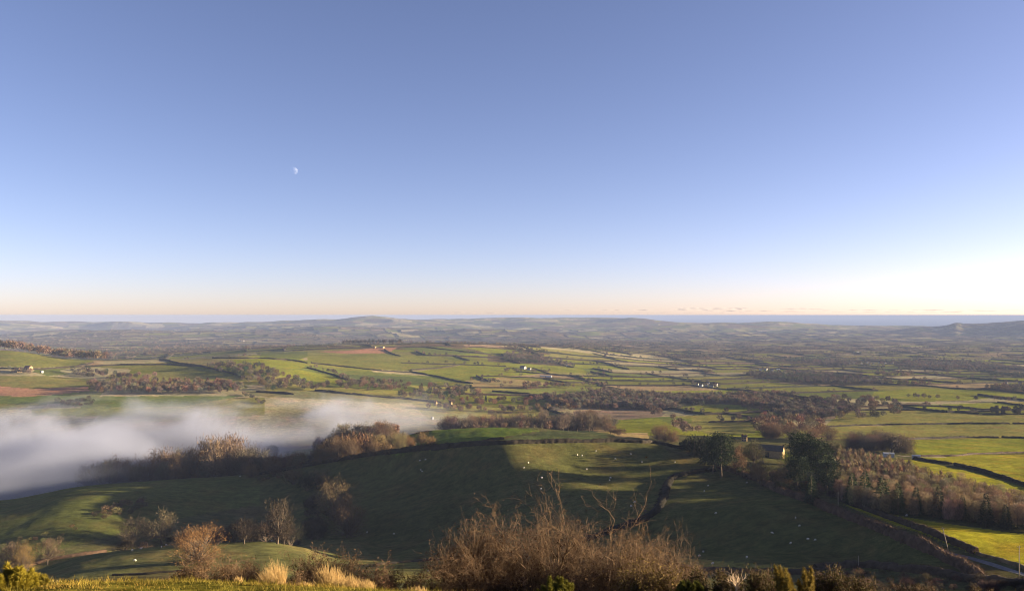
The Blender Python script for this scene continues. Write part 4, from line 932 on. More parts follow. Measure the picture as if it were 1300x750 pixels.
# ------------------------------------------------------------------ buildings
def house(px, py, wpx, style, label, group=None, rz=0.0, cat=None, dmin=0):
    p = W(px, py, dmin); w = wpx*p.y/F*(.8 if wpx < 9 else 1)
    d = min(w*.6, 8.5); hw = {'house': 5.0, 'barn': 4.2, 'shed': 3.2, 'bigbarn': 5.5}[style]; rise = {'house': d*.42, 'barn': d*.40, 'shed': d*.16, 'bigbarn': d*.45}[style]
    wm = M['render'] if style == 'house' and 'stone' not in label else (M['stone'] if style in ('house', 'bigbarn') else M['wood'] if 'timber' in label else M['tin'] if 'white' in label or 'grey' in label else M['stone'])
    rm = M['slate'] if style in ('house', 'bigbarn') else M['tin'] if style == 'shed' or 'grey' in label else M['tile']
    r = empty({'house': 'farmhouse', 'barn': 'barn', 'shed': 'shed', 'bigbarn': 'barn'}[style], (p.x, p.y, p.z), rz)
    b = MB(); n = 0
    b.v += [(x, y, z) for x in (-w/2, w/2) for y, z in ((-d/2, -1.5), (-d/2, hw), (0, hw+rise), (d/2, hw), (d/2, -1.5))]
    b.f += [(0, 4, 3, 2, 1), (5, 6, 7, 8, 9), (0, 1, 6, 5), (4, 9, 8, 3), (1, 2, 7, 6), (2, 3, 8, 7)]
    b.build('wall', wm, r)
    e = .35; t = .18; b = MB(); s = rise/(d/2)
    for q in (-1, 1):
        y0, z0, y1, z1 = q*(d/2+e), hw-e*s+.03, 0, hw+rise+.03; k = len(b.v)
        b.v += [(x, y, z+dz) for x in (-w/2-e, w/2+e) for y, z in ((y0, z0), (y1, z1)) for dz in (0, t)]
        b.f += [tuple(k+i for i in f) for f in ((0, 1, 3, 2), (4, 6, 7, 5), (0, 4, 5, 1), (2, 3, 7, 6), (1, 5, 7, 3), (0, 2, 6, 4))]
    roof = b.build('roof', rm, r)
    if style == 'house':
        for x in (-w/2+.9, w/2-.9): MB().box((x, 0, hw+rise+.5), (.9, .7, 1.6)).build('chimney', M['tile'], roof)
        for z in (1.4, 3.8):
            for k in range(3):
                x = (k-1)*w*.3
                if z < 2 and k == 1: continue
                MB().box((x, -d/2-.03, z), (1.1, .1, 1.2)).build('window', M['dark'], r)
        MB().box((0, -d/2-.04, 1.05), (1.0, .1, 2.1)).build('door', M['wood'], r)
    else:
        MB().box((0, -d/2-.04, hw*.38), (min(3.2, w*.3), .1, hw*.76)).build('door', M['dark'], r)
        if style == 'bigbarn': MB().box((w/2+.04, 0, hw*.75), (.1, .9, 1.2)).build('window', M['dark'], r)
    return tag(r, label, cat or {'house': 'house', 'barn': 'barn', 'shed': 'shed', 'bigbarn': 'barn'}[style], group)
house(975, 579, 38, 'bigbarn', 'long slate-roofed barn with sunlit tan gable between the farm trees', rz=-.50)
house(945, 560, 8, 'house', 'small pale stone farm cottage just left of the barn', rz=-.4)
house(664, 468, 9, 'house', 'white farmhouse on the green slope in the middle distance', rz=-.9)
house(672, 470, 6, 'house', 'second white house right of the farmhouse on the green slope', rz=-.7)
house(693, 478.5, 15, 'shed', 'grey farm shed below the white farmhouse', rz=-.2)
house(720, 465, 3.5, 'shed', 'tiny white shed on the green slope right of the farmhouse')
house(475, 441.5, 6, 'shed', 'pale farm shed on the crown of the middle hill, left one', rz=-.5)
house(485, 441.5, 7, 'shed', 'pale farm shed on the crown of the middle hill, right one', rz=-.5)
house(553, 514.5, 6, 'house', 'stone house among the trees beyond the mist', rz=-.8)
house(572, 513, 5, 'house', 'stone house right of the farm wood beyond the mist', rz=-.6)
house(549, 532, 3.5, 'shed', 'small white shed at the far end of the mist', rz=-.9)
house(53, 473, 5, 'shed', 'white shed of the farm on the left hill', rz=-.6)
house(22, 472, 12, 'barn', 'stone barn of the farm on the left hill', rz=-.6)
house(36, 469, 10, 'barn', 'stone barn behind trees of the farm on the left hill', rz=-.4)
house(1276, 521, 8, 'house', 'white house in the dark copse near the right edge', rz=-.7)
house(1163, 583, 9, 'shed', 'grey field shed at the left end of the lime green fields', rz=-.3)
house(1128, 580, 12, 'shed', 'low grey shed beside the farm track above the plantation', rz=-.2)
for k, (a, b, c) in enumerate([(890,491,6),(897,490,4.5),(903,491.5,6),(909,490,5),(885,489.5,4),(899,487.5,4.5)]):
    house(a, b, c, 'house', 'white house of the hamlet cluster in the middle of the vale', 'hamlet cluster in the vale', rz=-.9+.3*(k % 3))
for k, (a, b, c, s) in enumerate([(972,470,5,'house'),(980,471,6,'house'),(988,469.5,5,'shed'),(966,470,4,'house'),(1277,488.5,5,'house'),(1295,487.5,5,'house'),
                                  (1084,447.5,3,'house'),(1089,447.2,3,'house'),(1093,448,3,'house')]):
    house(a, b, c, s, 'white '+('house' if s == 'house' else 'shed')+' of a far hamlet in the right part of the vale', 'far hamlets on the right', rz=-.8+.35*(k % 4))
for k, (a, b) in enumerate([(1070,461),(1078,462),(1085,460.5),(1094,462),(1101,461),(1109,462.5),(1116,461),(1124,462),(1133,461.5),(1104,463),
                            (722,434),(727,434.5),(737,432.5),(744,432),(752,431),(765,430.5),(306,433),(309,433.4),(303,432.5)]):
    house(a, b, 2.6, 'house', 'tiny pale house of a distant village', 'distant village houses', rz=-.9+.4*(k % 4))

# ------------------------------------------------------------------ sheep
def sheep_mesh(graze, seed):
    rs = np.random.default_rng(seed); b = bpy.data.meshes.new('sheep'); import bmesh
    bm = bmesh.new()
    def ball(c, r, n=2):
        g = bmesh.ops.create_icosphere(bm, subdivisions=n, radius=1)
        for v in g['verts']: v.co = Vector((v.co.x*r[0]*(1+.05*rs.normal()), v.co.y*r[1]*(1+.05*rs.normal()), v.co.z*r[2]))+Vector(c)
    ball((0, 0, .62), (.52, .27, .28), 3)
    hz = .32 if graze else .88
    ball((.50, 0, (.62+hz)/2+.06), (.17, .11, .19)); ball((.68 if graze else .70, 0, hz), (.17, .085, .095))
    for y in (-.08, .08): ball((.60 if graze else .62, y*1.5, hz+.06), (.03, .06, .025), 1)
    ball((-.52, 0, .58), (.06, .05, .13), 1)
    for x, y in ((.30, .14), (.30, -.14), (-.32, .14), (-.32, -.14)):
        g = bmesh.ops.create_cone(bm, segments=7, radius1=.035, radius2=.06, depth=.48, cap_ends=True)
        for v in g['verts']: v.co += Vector((x, y, .22))
    bm.to_mesh(b); bm.free(); 
    ob = bpy.data.objects.new('s', b); COL.objects.link(ob)
    rm = ob.modifiers.new('r', 'REMESH'); rm.mode = 'VOXEL'; rm.voxel_size = .035
    dg = bpy.context.evaluated_depsgraph_get(); me = bpy.data.meshes.new_from_object(ob.evaluated_get(dg)); bpy.data.objects.remove(ob)
    me.materials.clear(); me.materials.append(M['wool']); me.shade_smooth(); me.name = 'sheep'; return me
SM = [sheep_mesh(True, 1), sheep_mesh(False, 2), sheep_mesh(True, 3)]
rs = np.random.default_rng(12)
def flock(pts, label, group, s=1.15):
    for px, py in pts:
        p = W(px, py); o = bpy.data.objects.new('sheep', SM[int(rs.integers(3))]); COL.objects.link(o)
        o.location = (p.x, p.y, p.z-.02); o.rotation_euler = (0, 0, rs.uniform(-1.2, 1.2)+(math.pi if rs.random() < .5 else 0)); o.scale = (s, s, s)
        tag(o, label, 'sheep', group)
flock([(671,588),(665,594),(688,607),(733,578),(739,579),(757,573)], 'white sheep grazing in the sunlit patch on the crest field', 'sheep in the sunlit patch')
flock([(781,583),(801,577),(745,596),(774,610),(775,607),(806,638),(801,643),(687,621),(857,587),(815,587)], 'pale sheep in the shaded crest field right of the sunlit patch', 'sheep in the shaded crest field')
flock([(533,585),(540,584),(534,597),(536,599),(500,678),(466,676)], 'pale sheep on the dark left part of the crest field', 'sheep on the dark left part')
flock([(899,617),(894,624),(909,652),(948,613),(980,677),(893,701),(948,708)], 'pale sheep on the shaded field between gully hedge and lane', 'sheep in the shaded gully field')
flock([(1010,658),(1015,668),(1026,685),(1035,686),(1004,690)], 'white sheep in the loose group below the lane hedge', 'sheep below the lane hedge')
flock([(888,706),(905,716),(863,727),(544,726)], 'cream sheep on the narrow sunlit strip at the bottom', 'sheep on the sunlit strip')
flock([(179,697),(211,692),(171,712),(168,699),(205,695)], 'white sheep on the near field left of the russet thorn', 'sheep on the near left field')
flock([(320,600),(338,599),(305,605)], 'white sheep on the crest under the golden-brown round tree', 'sheep on the left crest')
flock([(1151,655)], 'single white sheep on the bright field beside the plantation', None)
flock([(334,687),(345,687),(357,686)], 'pale sheep at the edge of the dark hollow', 'sheep by the dark hollow')

# ------------------------------------------------------------------ poles and rails by the lane
def pole(px, py, hpx, label, lean=0.0, arms=True, r=.15):
    p = W(px, py); h = hpx*p.y/F; o = empty('utility_pole', p); o.rotation_euler = (0, lean, 0)
    MB().tube([(0, 0, -.5), (0, 0, h*.5), (0, 0, h)], [r*1.2, r, r*.8], 8).build('shaft', M['pole'], o, True)
    if arms:
        c = MB().box((0, .06, h-.55), (1.5, .1, .12)).build('crossarm', M['wood'], o)
        for x in (-.6, 0, .6): MB().tube([(x, .06, h-.5), (x, .06, h-.28)], [.06, .045], 6).build('insulator', M['render'], c)
    return tag(o, label, 'pole')
pole(1064, 646, 22, 'pale upright pole on the lane hedge left of the spruces')
pole(1204, 699, 31, 'leaning pole on the near lane hedge', lean=-.24)
pole(1294, 734, 42, 'dark upright pole at the bend of the lane near the right edge', r=.17)
pole(1090, 720, 15, 'short pale post standing above the scrubby hedge', arms=False, r=.12)
pole(1134, 579, 8, 'thin dark pole by the grey shed above the plantation', arms=True, r=.12)
p = W(1098, 742); r_ = empty('rail_fence', p, -.05); L0 = 9.5
for k in range(5): MB().box((-L0/2+k*L0/4, 0, .55), (.14, .12, 1.3)).build('post', M['wood'], r_)
for z in (.45, .95): MB().box((0, -.10, z), (L0+.3, .06, .14)).build('rail', M['wood'], r_)
tag(r_, 'two-rail timber fence in the dark at the bottom below the scrubby hedge', 'fence')
p = W(1209, 590.5); r_ = empty('field_gate', p, -.6)
for z in (.25, .6, .95, 1.25): MB().box((0, 0, z), (3.4, .05, .1)).build('rail', M['pole'], r_)
for x in (-1.8, 1.8): MB().box((x, 0, .6), (.2, .2, 1.5)).build('post', M['wood'], r_)
tag(r_, 'field gate in the gap of the thick hedge between the lime green fields', 'gate')

# ------------------------------------------------------------------ foreground shrubs
def grow(rs, out, leaf, p, d, L, r, lvl, bend, up, maxl):
    n = 5 if lvl == 0 else 4 if lvl == 1 else 3; s = L/n; q = p; base = len(out[0])
    for k in range(n):
        d = unit(d+rs.normal(size=3)*bend+np.array([0, 0, up])); e = q+d*s
        rr = r*(1-.75*k/n); r2 = r*(1-.75*(k+1)/n)
        out[0].append(q); out[1].append(e); out[2].append(rr); out[3].append(r2)
        if lvl < maxl and (k > 0 or lvl > 0):
            for _ in range(2 if lvl else 3):
                side = unit(np.cross(d, rs.normal(size=3))); dd = unit(d*.75+side*rs.uniform(.5, 1.1))
                grow(rs, out, leaf, q+(e-q)*rs.random(), dd, L*rs.uniform(.35, .62), max(rr*.58, .0020), lvl+1, bend*1.15, up*.6, maxl)
        if lvl >= maxl-1: leaf.append(e)
        q = e
def shrub(px, D, top, wpx, label, seed, stems=14, maxl=3, mat='twig', lean=(-.12, 0), r=.02, bend=.22, leaf=None, leafn=0, cat='shrub', name='hawthorn_bush', depth=.8, leafmat='crown', up=.10, bot=None, leafs=(.02, .045), leafw=.016, tall=.3):
    rs = np.random.default_rng(seed); x0 = (px-CX)/F*D; w = wpx/F*D
    zb = float(ground(x0, D)); H = (HY-top)/F*D-zb
    out = ([], [], [], []); lv = []
    for k in range(stems):
        a = rs.random()*6.28; q = math.sqrt(rs.random()); bx = math.cos(a)*q; by = math.sin(a)*q
        L = H*(rs.uniform(.42, .72) if rs.random() < tall else rs.uniform(.8, 1.0))*(1-.28*abs(bx)**2)
        d = unit(np.array([bx*w/2/H*.75+lean[0], by*w/2/H*depth*.6+lean[1], 1.0])+rs.normal(size=3)*.12)
        b0 = np.array([bx*w*.25, by*w*.25*depth, -.1]); b0[2] = float(ground(x0+b0[0], D+b0[1]))-zb-.1
        grow(rs, out, lv, b0, d, L, r*rs.uniform(.7, 1.2), 0, bend, up, maxl)
    v, f = segs_mesh(*out, 3)
    o = empty(name, (x0, D, zb)); mesh_obj('branches', v, f, M[mat], o)
    if leaf:
        A = np.array(lv); A = A[rs.integers(len(A), size=leafn)]+rs.normal(size=(leafn, 3))*.02
        d = unit(rs.normal(size=(leafn, 3))+np.array([0, 0, .6])); vv, ff = slivers(A, d, rs.uniform(*leafs, leafn), leafw, rs)
        c = mesh_obj('leaves', vv, ff, M[leafmat], o); c.color = (*leaf, 1)
    print(name, px, 'H', round(H, 2), 'segs', len(out[0]))
    return tag(o, label, cat)
shrub(700, 13.5, 632, 290, 'big bare hawthorn bush of tangled golden-brown twigs, the largest at the bottom', 1, stems=42, maxl=3, r=.028, bend=.33, up=.07, leaf=(.07, .04, .022), leafn=8000, depth=.9, tall=.82)
shrub(628, 12.8, 672, 150, 'lower dark bushy left flank of the big hawthorn', 2, stems=16, maxl=3, r=.016, leaf=(.085, .045, .022), leafn=5000, lean=(-.3, 0))
shrub(790, 12.6, 690, 130, 'lower bramble-like bush right of the big hawthorn', 3, stems=15, maxl=3, r=.013, leaf=(.11, .065, .03), leafn=4000, lean=(.1, 0))
shrub(845, 19, 694, 50, 'reddish twiggy sapling bush behind the bramble-like bush', 4, stems=14, maxl=3, r=.014, lean=(0, 0), bend=.15)
shrub(830, 11.5, 716, 110, 'low thorny bush at the bottom right of the hawthorn', 5, stems=12, maxl=3, r=.01, leaf=(.14, .10, .03), leafn=6000)
shrub(268, 14, 702, 90, 'grey-brown twiggy shrub under the russet thorn tree', 6, stems=13, maxl=3, r=.013, lean=(.15, 0), leaf=(.13, .075, .04), leafn=2500)
shrub(318, 13, 712, 60, 'small twiggy shrub left of the tall golden tuft', 7, stems=10, maxl=3, r=.01, leaf=(.13, .075, .04), leafn=1500)
shrub(412, 12.5, 703, 90, 'bare shrub with a forked tall twig between the golden tufts', 8, stems=11, maxl=3, r=.012, leaf=(.12, .07, .035), leafn=2000)
shrub(470, 12.0, 714, 60, 'dark bare shrub right of the wide golden tuft', 9, stems=10, maxl=3, r=.011, leaf=(.12, .06, .035), leafn=1500)
shrub(64, 9.5, 725, 40, 'pale dead branches sticking up from the brow at far left', 10, stems=7, maxl=2, r=.012, mat='pale_twig', lean=(.5, 0), name='dead_branches', cat='dead branches')
shrub(930, 9.0, 712, 40, 'bleached dead branch forking above the gorse', 11, stems=1, maxl=2, r=.017, mat='pale_twig', lean=(-.2, 0), name='dead_branch', cat='dead branch', bend=.12)
shrub(540, 12, 728, 60, 'faint tan twigs left of the big hawthorn', 12, stems=9, maxl=3, r=.008)
def gorse(px, D, top, wpx, label, seed, col=(.14, .12, .028), stems=26, sprig=True):
    rs = np.random.default_rng(seed); x0 = (px-CX)/F*D; w = wpx/F*D; zb = float(ground(x0, D)); H = (HY-top)/F*D-zb
    out = ([], [], [], []); C = []; dd = []
    for k in range(stems):
        a = rs.random()*6.28; q = math.sqrt(rs.random()); bx, by = math.cos(a)*q, math.sin(a)*q
        p = np.array([bx*w*.42, by*w*.3, 0.0]); L = H*(rs.uniform(.55, .85) if k > 4 else rs.uniform(.9, 1.02))*(1-.25*q*q); d = unit(np.array([bx*.25, by*.25, 1])+rs.normal(size=3)*.1); n = 7
        for i in range(n):
            d = unit(d+rs.normal(size=3)*.10+np.array([0, 0, .05])); e = p+d*L/n; out[0].append(p); out[1].append(e); out[2].append(.008*(1-i/n)+.002); out[3].append(.008*(1-(i+1)/n)+.002)
            m_ = 60 if i > 1 else 25; t = rs.random((m_, 1)); s = unit(rs.normal(size=(m_, 3))+d*.8); C.append(p+(e-p)*t+s*.005); dd.append(s)
            for _ in range(3):
                sd_ = unit(d*.9+rs.normal(size=3)*.6); l2 = L*.16*(1.2-i/n); t = rs.random((40, 1)); C.append(p+sd_*l2*t); dd.append(unit(sd_*.6+rs.normal(size=(40, 3))*.7))
            p = e
    v, f = segs_mesh(*out, 3); o = empty('gorse_bush', (x0, D, zb)); mesh_obj('stems', v, f, M['twig'], o)
    C = np.concatenate(C); dd = np.concatenate(dd); vv, ff = slivers(C, dd, rs.uniform(.022, .05, len(C)), .007, rs)
    c = mesh_obj('spines', vv, ff, M['crown'], o); c.color = (*col, 1)
    return tag(o, label, 'gorse')
gorse(12, 7.5, 716, 75, 'bright yellow-green gorse bush in the bottom left corner', 21, (.20, .16, .018), 30)
gorse(42, 8.0, 731, 40, 'low green gorse beside the corner gorse bush', 22, (.16, .13, .02), 18)
gorse(708, 9.5, 734, 60, 'green gorse poking out at the foot of the hawthorn', 23, (.13, .12, .02), 18)
shrub(902, 10.5, 722, 84, 'dark leafy scrub left of the bleached dead branch', 24, stems=14, maxl=3, r=.009, bend=.28, leaf=(.075,.06,.02), leafn=7000, name='scrub_bush')
shrub(962, 11, 716, 80, 'dark leafy scrub right of the bleached dead branch', 25, stems=14, maxl=3, r=.009, bend=.28, leaf=(.07,.06,.02), leafn=7000, name='scrub_bush')
gorse(1000, 9.2, 714, 34, 'gorse with tall golden-green upright sprig', 26, (.20, .15, .035), 9)
gorse(1025, 9.4, 718, 26, 'second gorse with a sharp golden sprig right of the tall one', 27, (.20, .15, .04), 7)
shrub(1062, 10.5, 722, 90, 'dark low scrub right of the sharp golden sprigs', 28, stems=14, maxl=3, r=.009, bend=.28, leaf=(.07,.058,.022), leafn=7000, name='scrub_bush')
shrub(1150, 12, 734, 120, 'low dark scrub along the bottom edge under the lane field', 29, stems=16, maxl=3, r=.009, bend=.28, leaf=(.06,.045,.022), leafn=7000, name='scrub_bush')
shrub(1255, 12, 740, 110, 'low dark scrub in the bottom right corner', 30, stems=14, maxl=3, r=.009, bend=.28, leaf=(.06,.045,.022), leafn=6000, name='scrub_bush')
gorse(875, 9.0, 738, 46, 'small olive gorse at the foot of the low thorny bush', 29, (.11, .11, .022), 16)
def tuft(px, D, top, wpx, label, seed, n=420, col=None):
    rs = np.random.default_rng(seed); x0 = (px-CX)/F*D; w = wpx/F*D; zb = float(ground(x0, D)); H = (HY-top)/F*D-zb
    a = rs.random(n)*6.28; q = np.sqrt(rs.random(n)); bx = np.cos(a)*q*w*.33; by = np.sin(a)*q*w*.33
    h = H*rs.uniform(.45, 1.0, n)*(1-.35*q); dx = bx/w*.25-.04+rs.normal(size=n)*.07; dy = by/w*.25+rs.normal(size=n)*.07
    P, Q, r0, r1 = [], [], [], []
    p = np.stack([bx, by, np.full(n, -.03)], 1)
    for k in range(4):
        d = unit(np.stack([dx*(1+k*.8), dy*(1+k*.8), np.ones(n)], 1)); e = p+d*(h/4)[:, None]
        P.append(p); Q.append(e); r0.append(np.full(n, .0042*(1-k*.22))); r1.append(np.full(n, .0042*(1-(k+1)*.22))); p = e
    v, f = segs_mesh(np.concatenate(P), np.concatenate(Q), np.concatenate(r0), np.concatenate(r1), 3)
    o = mesh_obj('grass_tuft', v, f, M['golden']); o.location = (x0, D, zb)
    return tag(o, label, 'grass tuft')
tuft(352, 11.0, 698, 26, 'tall narrow golden grass tuft right of the twiggy shrub', 31, 420)
tuft(340, 10.5, 712, 28, 'paler tuft at the left foot of the tall narrow one', 32, 340)
tuft(418, 10.5, 706, 48, 'wide golden grass tuft in front of the bare shrub', 33, 700)
tuft(440, 10.2, 719, 46, 'golden tuft right of the wide one', 34, 560)
tuft(464, 10.0, 727, 34, 'short golden tuft nearest the dark bare shrub', 35, 380)
tuft(303, 10.0, 724, 16, 'small lone straw tuft on the brow', 36, 160)
tuft(385, 10.0, 734, 40, 'low straw tuft between the two golden groups', 37, 260)
tuft(530, 10.0, 738, 44, 'low dim tuft at the bottom left of the hawthorn', 38, 200)
for k, (px, D, top, wd) in enumerate([(205,10.5,729,50),(240,11.5,716,60),(290,11.0,722,60),(365,11.5,722,50),(392,12.5,716,50),(450,13,706,46),(500,12.5,727,60),(560,12,715,90),(590,13,690,80),(870,12,706,60),(100,11,731,40),(380,9.5,735,40)]):
    shrub(px, D, top, wd, ['sparse heathery twigs on the brow under the near field','twiggy tangle at the left foot of the russet thorn','thin tangle between the russet thorn and the straw tuft','grey tangle right of the tall golden tuft','dim twigs left of the forked shrub','upright twigs right of the forked shrub','low bramble tangle below the low dark hedge','dark tangle at the left hem of the big hawthorn','spindly twigs on the left shoulder of the big hawthorn','spindly bush by the left end of the sunlit strip','little dead twigs right of the pale dead branches','low twig scraps before the golden tufts'][k],
          80+k, stems=9, maxl=3, r=.008, bend=.3, up=.05, leaf=(.10,.06,.03), leafn=1800, name='bramble_tangle', cat='bramble')
# short turf on the brow
n = 90000; pxb = rs.uniform(-80, 1380, n); Db = rs.uniform(4.5, 15, n); keep = (pxb < 560) | (rs.random(n) < .3); pxb, Db = pxb[keep], Db[keep]
X = (pxb-CX)/F*Db; zz = ground(X, Db); k = len(X); cl = vnoise(X/.28, Db/.28, 4)
d = unit(np.stack([rs.normal(size=k)*.45, rs.normal(size=k)*.45, np.ones(k)], 1))
v, f = slivers(np.stack([X, Db, zz-.01], 1), d, (.02+.085*cl*cl)*rs.uniform(.6, 1.4, k), .007, rs)
cc = np.array([.135, .108, .02])*(1+.3*rs.normal(size=(k, 1)))+np.clip(fbm(X/.5, Db/.5, 6, 3), 0, 1)[:, None]*np.array([.20, .10, .03])
tag(mesh_obj('turf_grass', v, f, M['turf'], col=np.repeat(cc.clip(.01, 1), 3, 0)), 'short yellow-green turf on the brow of the hill', 'grass', kind='stuff')
# ------------------------------------------------------------------ mist lying in the valley
def mist():
    m, nt, N, L = new_mat('valley_mist')
    o = N.new('ShaderNodeOutputMaterial'); p = N.new('ShaderNodeVolumePrincipled')
    p.inputs['Color'].default_value = (.42, .455, .58, 1); p.inputs['Anisotropy'].default_value = .0
    g = N.new('ShaderNodeTexCoord'); sx = N.new('ShaderNodeSeparateXYZ'); L.new(g.outputs['Object'], sx.inputs[0])
    def mt(op, a, b=None, c=None, clamp=False):
        k = N.new('ShaderNodeMath'); k.operation = op; k.use_clamp = clamp
        for i, s in enumerate((a, b, c)):
            if s is None: continue
            if isinstance(s, (int, float)): k.inputs[i].default_value = s
            else: L.new(s, k.inputs[i])
        return k.outputs[0]
    no = N.new('ShaderNodeTexNoise'); no.inputs['Scale'].default_value = .0075; no.inputs['Distortion'].default_value = 1.2; no.inputs['Detail'].default_value = 6; no.inputs['Roughness'].default_value = .6
    L.new(g.outputs['Object'], no.inputs['Vector'])
    no2 = N.new('ShaderNodeTexNoise'); no2.inputs['Scale'].default_value = .0035; no2.inputs['Detail'].default_value = 2; L.new(g.outputs['Object'], no2.inputs['Vector'])
    # top of the mist slopes down to the right and undulates
    x, y, z = sx.outputs
    top = mt('ADD', mt('MULTIPLY', x, MIST_SLOPE), MIST_TOP)
    top = mt('ADD', top, mt('MULTIPLY', mt('SUBTRACT', no.outputs['Fac'], .5), 80.0))
    top = mt('ADD', top, mt('MULTIPLY', mt('SUBTRACT', no2.outputs['Fac'], .5), 22.0))
    a = mt('DIVIDE', mt('SUBTRACT', top, z), 26.0, clamp=True)
    ex = mt('DIVIDE', mt('SUBTRACT', -25.0, x), 330.0, clamp=True)             # fades out to the right
    ey = mt('DIVIDE', mt('SUBTRACT', y, mt('ADD', mt('MAXIMUM', mt('MULTIPLY_ADD', x, .62, 935.0), 600.0), mt('MULTIPLY', mt('SUBTRACT', no.outputs['Fac'], .5), 170.0))), 90.0, clamp=True)
    ez = mt('DIVIDE', mt('SUBTRACT', 1330.0, y), 160.0, clamp=True)
    d = mt('MULTIPLY', mt('MULTIPLY', mt('MULTIPLY', a, a), ex), mt('MULTIPLY', ey, ez))
    w = mt('MULTIPLY', mt('SUBTRACT', no.outputs['Fac'], .38, clamp=True), 6.0)
    L.new(mt('MULTIPLY', mt('MULTIPLY', d, w), MIST_D), p.inputs['Density']); L.new(p.outputs[0], o.inputs['Volume'])
    m.cycles.volume_step_rate = .6
    b = MB(); b.box((-520, 985, -135), (1120, 730, 130))
    ob = mesh_obj('mist', b.v, b.f, m)
    return tag(ob, 'bank of pale valley mist lying in the hollow at left', 'mist', kind='stuff')
mist()
# ------------------------------------------------------------------ the daytime moon, half lit by the same sun
D = 150000.0; mp = Vector(((373-CX)/F*D, D, (HY-217)/F*D)); rad = 4.9/F*D
m, nt, N, L = new_mat('moon_surface')
o = N.new('ShaderNodeOutputMaterial'); tr = N.new('ShaderNodeBsdfTransparent'); df = N.new('ShaderNodeBsdfDiffuse'); ad = N.new('ShaderNodeAddShader')
no = N.new('ShaderNodeTexNoise'); no.inputs['Scale'].default_value = 2.2; no.inputs['Detail'].default_value = 3
tc = N.new('ShaderNodeTexCoord'); L.new(tc.outputs['Object'], no.inputs['Vector'])
cr = N.new('ShaderNodeValToRGB'); cr.color_ramp.elements[0].color = (.02, .02, .02, 1); cr.color_ramp.elements[1].color = (.05, .056, .07, 1); cr.color_ramp.elements[0].position = .38; cr.color_ramp.elements[1].position = .55
L.new(no.outputs['Fac'], cr.inputs[0]); L.new(cr.outputs[0], df.inputs[0])
L.new(tr.outputs[0], ad.inputs[0]); L.new(df.outputs[0], ad.inputs[1])
ge = N.new('ShaderNodeNewGeometry'); mx = N.new('ShaderNodeMixShader'); L.new(ge.outputs['Backfacing'], mx.inputs[0]); L.new(ad.outputs[0], mx.inputs[1]); L.new(tr.outputs[0], mx.inputs[2])
L.new(mx.outputs[0], o.inputs[0])
b = MB(); nu, nv = 48, 24
vv = [(math.sin(math.pi*j/nv)*math.cos(2*math.pi*i/nu), math.sin(math.pi*j/nv)*math.sin(2*math.pi*i/nu), math.cos(math.pi*j/nv)) for j in range(nv+1) for i in range(nu)]
ff = np.array([(j*nu+i, (j+1)*nu+i, (j+1)*nu+(i+1) % nu, j*nu+(i+1) % nu) for j in range(nv) for i in range(nu)])
mo = mesh_obj('moon', vv, ff, m, smooth=True); mo.location = mp; mo.scale = (rad,)*3; mo.visible_shadow = False if False else True
tag(mo, 'small pale half moon high in the left part of the blue sky', 'moon')
# ------------------------------------------------------------------ low clouds far out over the sea
m, nt, N, L = new_mat('far_cloud')
o = N.new('ShaderNodeOutputMaterial'); tr = N.new('ShaderNodeBsdfTransparent'); df = N.new('ShaderNodeBsdfDiffuse'); df.inputs[0].default_value = (.95, .93, .92, 1); mx = N.new('ShaderNodeMixShader')
lw = N.new('ShaderNodeLayerWeight'); lw.inputs[0].default_value = .35; mr = N.new('ShaderNodeMapRange'); mr.inputs['To Min'].default_value = .10; mr.inputs['To Max'].default_value = 0
L.new(lw.outputs['Facing'], mr.inputs[0]); L.new(mr.outputs[0], mx.inputs[0]); L.new(tr.outputs[0], mx.inputs[1]); L.new(df.outputs[0], mx.inputs[2]); L.new(mx.outputs[0], o.inputs[0])
rc = np.random.default_rng(41); VV = []; FFF = []; nb = 0
import bmesh
bm = bmesh.new(); bmesh.ops.create_icosphere(bm, subdivisions=3, radius=1); IV = np.array([v.co[:] for v in bm.verts]); IF = np.array([[v.index for v in f.verts] for f in bm.faces]); bm.free()
for px, row_, n, sp, hh in [(905,392.5,16,50,1.6),(880,394,8,25,1.4),(1010,392.5,8,30,1.0),(960,395,14,60,1.0),(1110,394,16,80,.9),(1230,394.5,14,60,.8),(760,394,7,60,1.1),(620,397,7,60,.8),(860,397,20,90,.7),(1080,396.5,24,140,.7)]:
    for k in range(n):
        D = rc.uniform(110000, 135000); x = px+rc.uniform(-1, 1)*sp; s = rc.uniform(.5, 1)*hh
        c = np.array([(x-CX)/F*D, D, (HY-(row_-rc.random()*hh))/F*D]); r = np.array([rc.uniform(3.5, 11), 9, s])*D/F
        VV.append(IV*(1+.12*np.sin(IV*5+k))*r+c); FFF.append(IF+nb); nb += len(IV)
tag(mesh_obj('distant_clouds', np.concatenate(VV), np.concatenate(FFF), m, smooth=True), 'low pale cloud bank far out over the sea horizon', 'clouds', kind='stuff')
DEN=True; HCOL=(.25,.32,.53); HAN=-.1; HAZE = 6.2e-5; SKY_S, SUN_S, EXPO = .053, 5.0, 2.3; TINT = (1.25, .89, .89); DUST = .45; OZ = 2.1
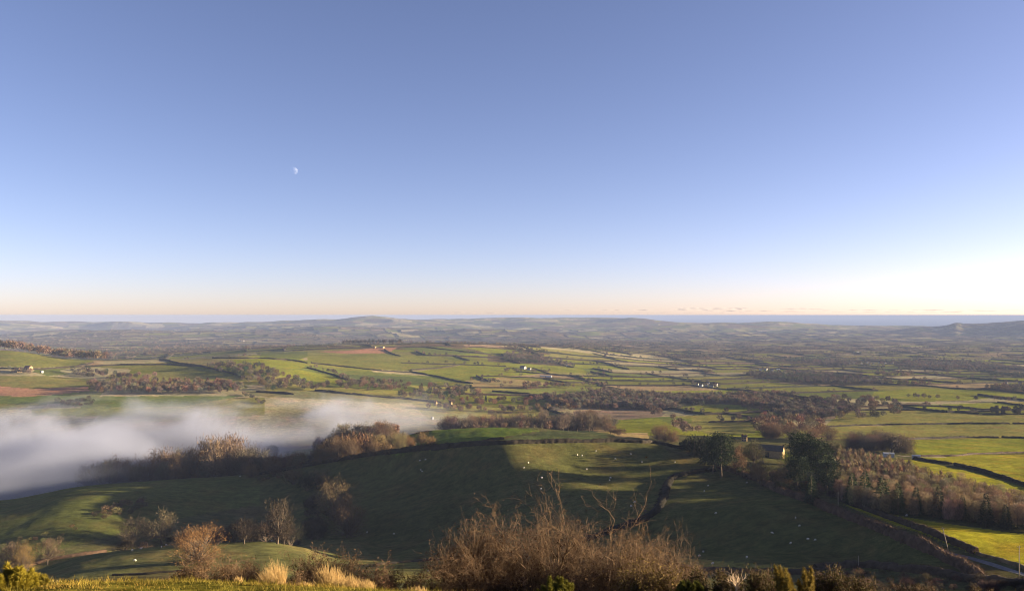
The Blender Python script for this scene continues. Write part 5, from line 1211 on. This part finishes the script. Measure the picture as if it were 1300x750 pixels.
# ------------------------------------------------------------------ air
def vol_mat(name, col, dens, aniso):
    m, nt, N, L = new_mat(name)
    o = N.new('ShaderNodeOutputMaterial'); p = N.new('ShaderNodeVolumePrincipled')
    p.inputs['Color'].default_value = (*col, 1); p.inputs['Density'].default_value = dens; p.inputs['Anisotropy'].default_value = aniso
    L.new(p.outputs[0], o.inputs['Volume']); return m, nt, p
hm, _, _ = vol_mat('haze_air', HCOL, HAZE, HAN)
h = mesh_obj('haze', *(lambda b: (b.v, b.f))(MB().box((76000, 0, -130), (180000, 170000, 268), -.343)), hm)
tag(h, kind='stuff')
# ------------------------------------------------------------------ sky, sun, camera
w = bpy.data.worlds.new("World"); scene.world = w; w.use_nodes = True
nt = w.node_tree; bg = nt.nodes['Background']
sky = nt.nodes.new('ShaderNodeTexSky'); sky.sky_type = 'NISHITA'; sky.sun_disc = False
sky.sun_elevation = SUN_EL; sky.sun_rotation = SUN_AZ
sky.altitude = 250; sky.air_density = .6; sky.dust_density = DUST; sky.ozone_density = OZ
tint = nt.nodes.new('ShaderNodeVectorMath'); tint.operation = 'MULTIPLY'; tint.inputs[1].default_value = TINT
nt.links.new(sky.outputs[0], tint.inputs[0]); nt.links.new(tint.outputs[0], bg.inputs[0]); bg.inputs[1].default_value = SKY_S
sd = Vector((math.sin(SUN_AZ)*math.cos(SUN_EL), math.cos(SUN_AZ)*math.cos(SUN_EL), math.sin(SUN_EL)))
li = bpy.data.lights.new('sun', 'SUN'); li.energy = SUN_S; li.angle = R(.5); li.color = (1.0, .80, .52)
lo = bpy.data.objects.new('sun', li); COL.objects.link(lo); lo.rotation_euler = sd.to_track_quat('Z', 'Y').to_euler(); lo.location = (0, 0, 300)
cam = bpy.data.cameras.new('camera'); co = bpy.data.objects.new('camera', cam); COL.objects.link(co)
cam.sensor_width = 36; cam.lens = F/1300*36; cam.shift_y = 25/1300; cam.clip_start = .1; cam.clip_end = 400000
co.location = (0, 0, 0); co.rotation_euler = (R(90), 0, 0); scene.camera = co
vs = scene.view_settings; vs.view_transform = 'Standard'; vs.look = 'None'; vs.gamma = 1; vs.use_curve_mapping = False; vs.exposure = EXPO
scene.render.engine = 'CYCLES'; c = scene.cycles
c.max_bounces = 5; c.diffuse_bounces = 2; c.glossy_bounces = 1; c.transmission_bounces = 2; c.transparent_max_bounces = 48; c.volume_bounces = 2; c.filter_width = 1.0
c.use_denoising = DEN; c.denoiser = 'OPENIMAGEDENOISE'
c.sample_clamp_indirect = 4
